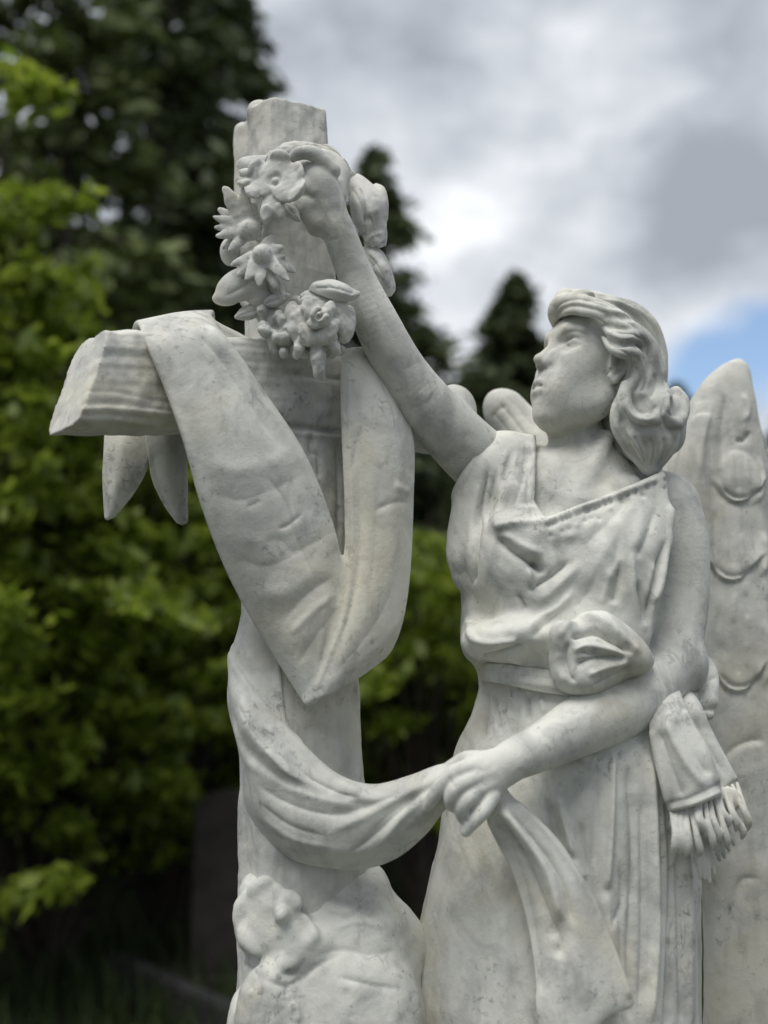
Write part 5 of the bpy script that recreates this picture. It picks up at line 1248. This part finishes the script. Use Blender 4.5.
def build_place():
    # ground: one sheet, gently uneven, to the horizon
    g = np.concatenate([-np.geomspace(900, 14, 12), np.linspace(-12, 12, 49), np.geomspace(14, 900, 12)])
    X, Y = np.meshgrid(g, g + 6, indexing='ij')
    near = np.exp(-((X)**2 + (Y - 3)**2) / 400)
    Z = near * (.05 * np.sin(X * 1.3) * np.cos(Y * 1.1) + .03 * np.sin(X * 2.9 + Y * 2.1)) - .03
    m = len(g); I = np.arange(m * m).reshape(m, m)
    q = np.stack([I[:-1, :-1], I[1:, :-1], I[1:, 1:], I[:-1, 1:]], -1).reshape(-1, 4)
    o = put('ground', Mesh(np.stack([X, Y, Z], -1).reshape(-1, 3), q), M_SOIL, None, (0, 0, 0)); tag(o, None, None, kind='structure')
    # rough grass
    r = np.random.RandomState(3); n = 26000
    d = 3.2 + 7.5 * r.uniform(0, 1, n) ** .8; x = r.uniform(-.62, .62, n) * d * 1.25
    c = np.stack([x, d, np.zeros(n)], 1); hgt = r.uniform(.10, .34, n)
    ax = np.stack([r.normal(0, .28, n), r.normal(0, .28, n), np.ones(n)], 1); ax *= (hgt / 2)[:, None]
    an = r.uniform(0, math.pi, n); bx = np.stack([np.cos(an), np.sin(an), np.zeros(n)], 1) * .008
    c[:, 2] = hgt / 2 - .03
    o = put('grass', leaves_mesh(c, ax, bx), M_GRASS, None, (0, 0, 0)); tag(o, None, None, kind='stuff')

    # dark conifers
    conifer(40, 9.5, 9.2, 2.3, 1, 'tall dark conifer filling the upper left corner behind the log cross arm', M_CONIFER2, 210, .12, clump=46)
    conifer(150, 11.5, 10.8, 2.3, 2, 'tall dark conifer directly left of the top of the log cross', M_CONIFER, 230, .13, clump=44)
    conifer(-150, 10.5, 9.5, 2.4, 3, 'dark conifer at the far left edge of the picture', M_CONIFER, 170, .13)
    conifer(203, 13.5, 12.2, 2.0, 4, 'dark conifer with its edge against the sky just behind the log cross top', M_CONIFER, 220, .14, clump=44)
    conifer(374, 17.0, 9.75, 2.5, 5, 'slender pointed conifer rising behind the raised hand and wreath', M_CONIFER, 300, .14)
    conifer(518, 19.0, 8.4, 2.7, 7, 'pointed conifer just left of the angel face', M_CONIFER, 340, .15)
    conifer(455, 18.0, 6.2, 1.7, 8, 'low dark conifer between the raised arm and the angel face', M_CONIFER, 130, .14)
    conifer(684, 24.0, 7.7, 2.0, 9, 'distant conifer showing between the angel hair and the wing tip', M_CONIFER, 130, .17)
    conifer(792, 21.0, 6.4, 1.9, 10, 'distant conifer at the right edge beyond the near wing', M_CONIFER, 130, .16)
    conifer(885, 16.0, 5.6, 2.2, 31, 'dark conifer at the right border of the picture close behind the near wing', M_CONIFER, 130, .15)
    # shrubs in new leaf
    shrub(60, 6.3, 3.75, 1.1, 21, 'bright green shrub in new leaf below the left log arm', M_SHRUB, 90, z0=.14)
    shrub(-40, 5.6, 3.5, .95, 22, 'bright green shrub cut by the left edge of the picture', M_SHRUB, 70, z0=.12)
    shrub(178, 7.2, 3.0, 1.0, 23, 'yellow green shrub close beside the foot of the log cross', M_SHRUB, 66, z0=.18)
    shrub(330, 8.4, 2.5, 1.2, 24, 'green shrub seen between the log cross and the angel gown', M_SHRUB2, 80)
    shrub(425, 7.4, 2.75, 1.0, 25, 'green shrub glimpsed under the raised arm beside the sleeve', M_SHRUB, 52, z0=.3)
    shrub(240, 9.0, 3.4, 1.4, 26, 'mid green shrub standing against the conifers behind the log cross', M_SHRUB2, 70)
    shrub(90, 8.6, 3.6, 1.5, 27, 'mid green shrub in front of the tall conifers on the left', M_SHRUB2, 80)
    shrub(-95, 5.2, 4.7, .75, 28, 'tall thin shrub whose bright leaves reach in at the upper left edge', M_SHRUB, 34, z0=.5)
    # dark gravestone and kerb low on the left
    import bmesh
    b = at(236, 6.0)
    t = empty('gravestone', tuple(b)); tag(t, 'dark weathered gravestone standing behind the left foot of the monument', 'gravestone')
    bm = bmesh.new(); w, hh, th = .19, 1.02, .09; prof = [(-w, 0), (w, 0), (w, hh - .12)] + [(w * math.cos(a), hh - .12 + .10 * math.sin(a)) for a in np.linspace(.1, math.pi - .1, 14)] + [(-w, hh - .12)]
    f = bm.faces.new([bm.verts.new((x, -th / 2, z)) for x, z in prof]); e = bmesh.ops.extrude_face_region(bm, geom=[f])
    bmesh.ops.translate(bm, verts=[v for v in e['geom'] if isinstance(v, bmesh.types.BMVert)], vec=(0, th, 0)); bmesh.ops.recalc_face_normals(bm, faces=bm.faces)
    bmesh.ops.bevel(bm, geom=[x for x in bm.edges], offset=.008, segments=2, affect='EDGES')
    me = bpy.data.meshes.new('tablet'); bm.to_mesh(me); bm.free(); me.materials.append(M_SLATE); o = bpy.data.objects.new('tablet', me); scene.collection.objects.link(o); o.parent = t
    bm = bmesh.new(); q_ = bmesh.ops.create_cube(bm, size=1)['verts']
    for v in q_: v.co = Vector((v.co.x * .74, v.co.y * .30, v.co.z * .16 + .02))
    bmesh.ops.bevel(bm, geom=bm.edges[:], offset=.012, segments=2, affect='EDGES')
    me = bpy.data.meshes.new('foot'); bm.to_mesh(me); bm.free(); me.materials.append(M_SLATE); o = bpy.data.objects.new('foot', me); scene.collection.objects.link(o); o.parent = t

    bm = bmesh.new(); q_ = bmesh.ops.create_cube(bm, size=1)['verts']
    for v in q_: v.co = Vector((v.co.x * 1.9, v.co.y * .11, v.co.z * .22 + .06))
    bmesh.ops.bevel(bm, geom=bm.edges[:], offset=.012, segments=2, affect='EDGES')
    me = bpy.data.meshes.new('grave_kerb'); bm.to_mesh(me); bm.free(); me.materials.append(M_KERB); o = bpy.data.objects.new('grave_kerb', me); scene.collection.objects.link(o)
    p_ = at(214, 5.35); o.location = (p_[0], p_[1], .0); o.rotation_euler = (0, 0, math.radians(-52)); tag(o, 'low grey stone kerb lying in the dark grass below the gravestone', 'kerb')


if BUILD_BG:
    build_place()
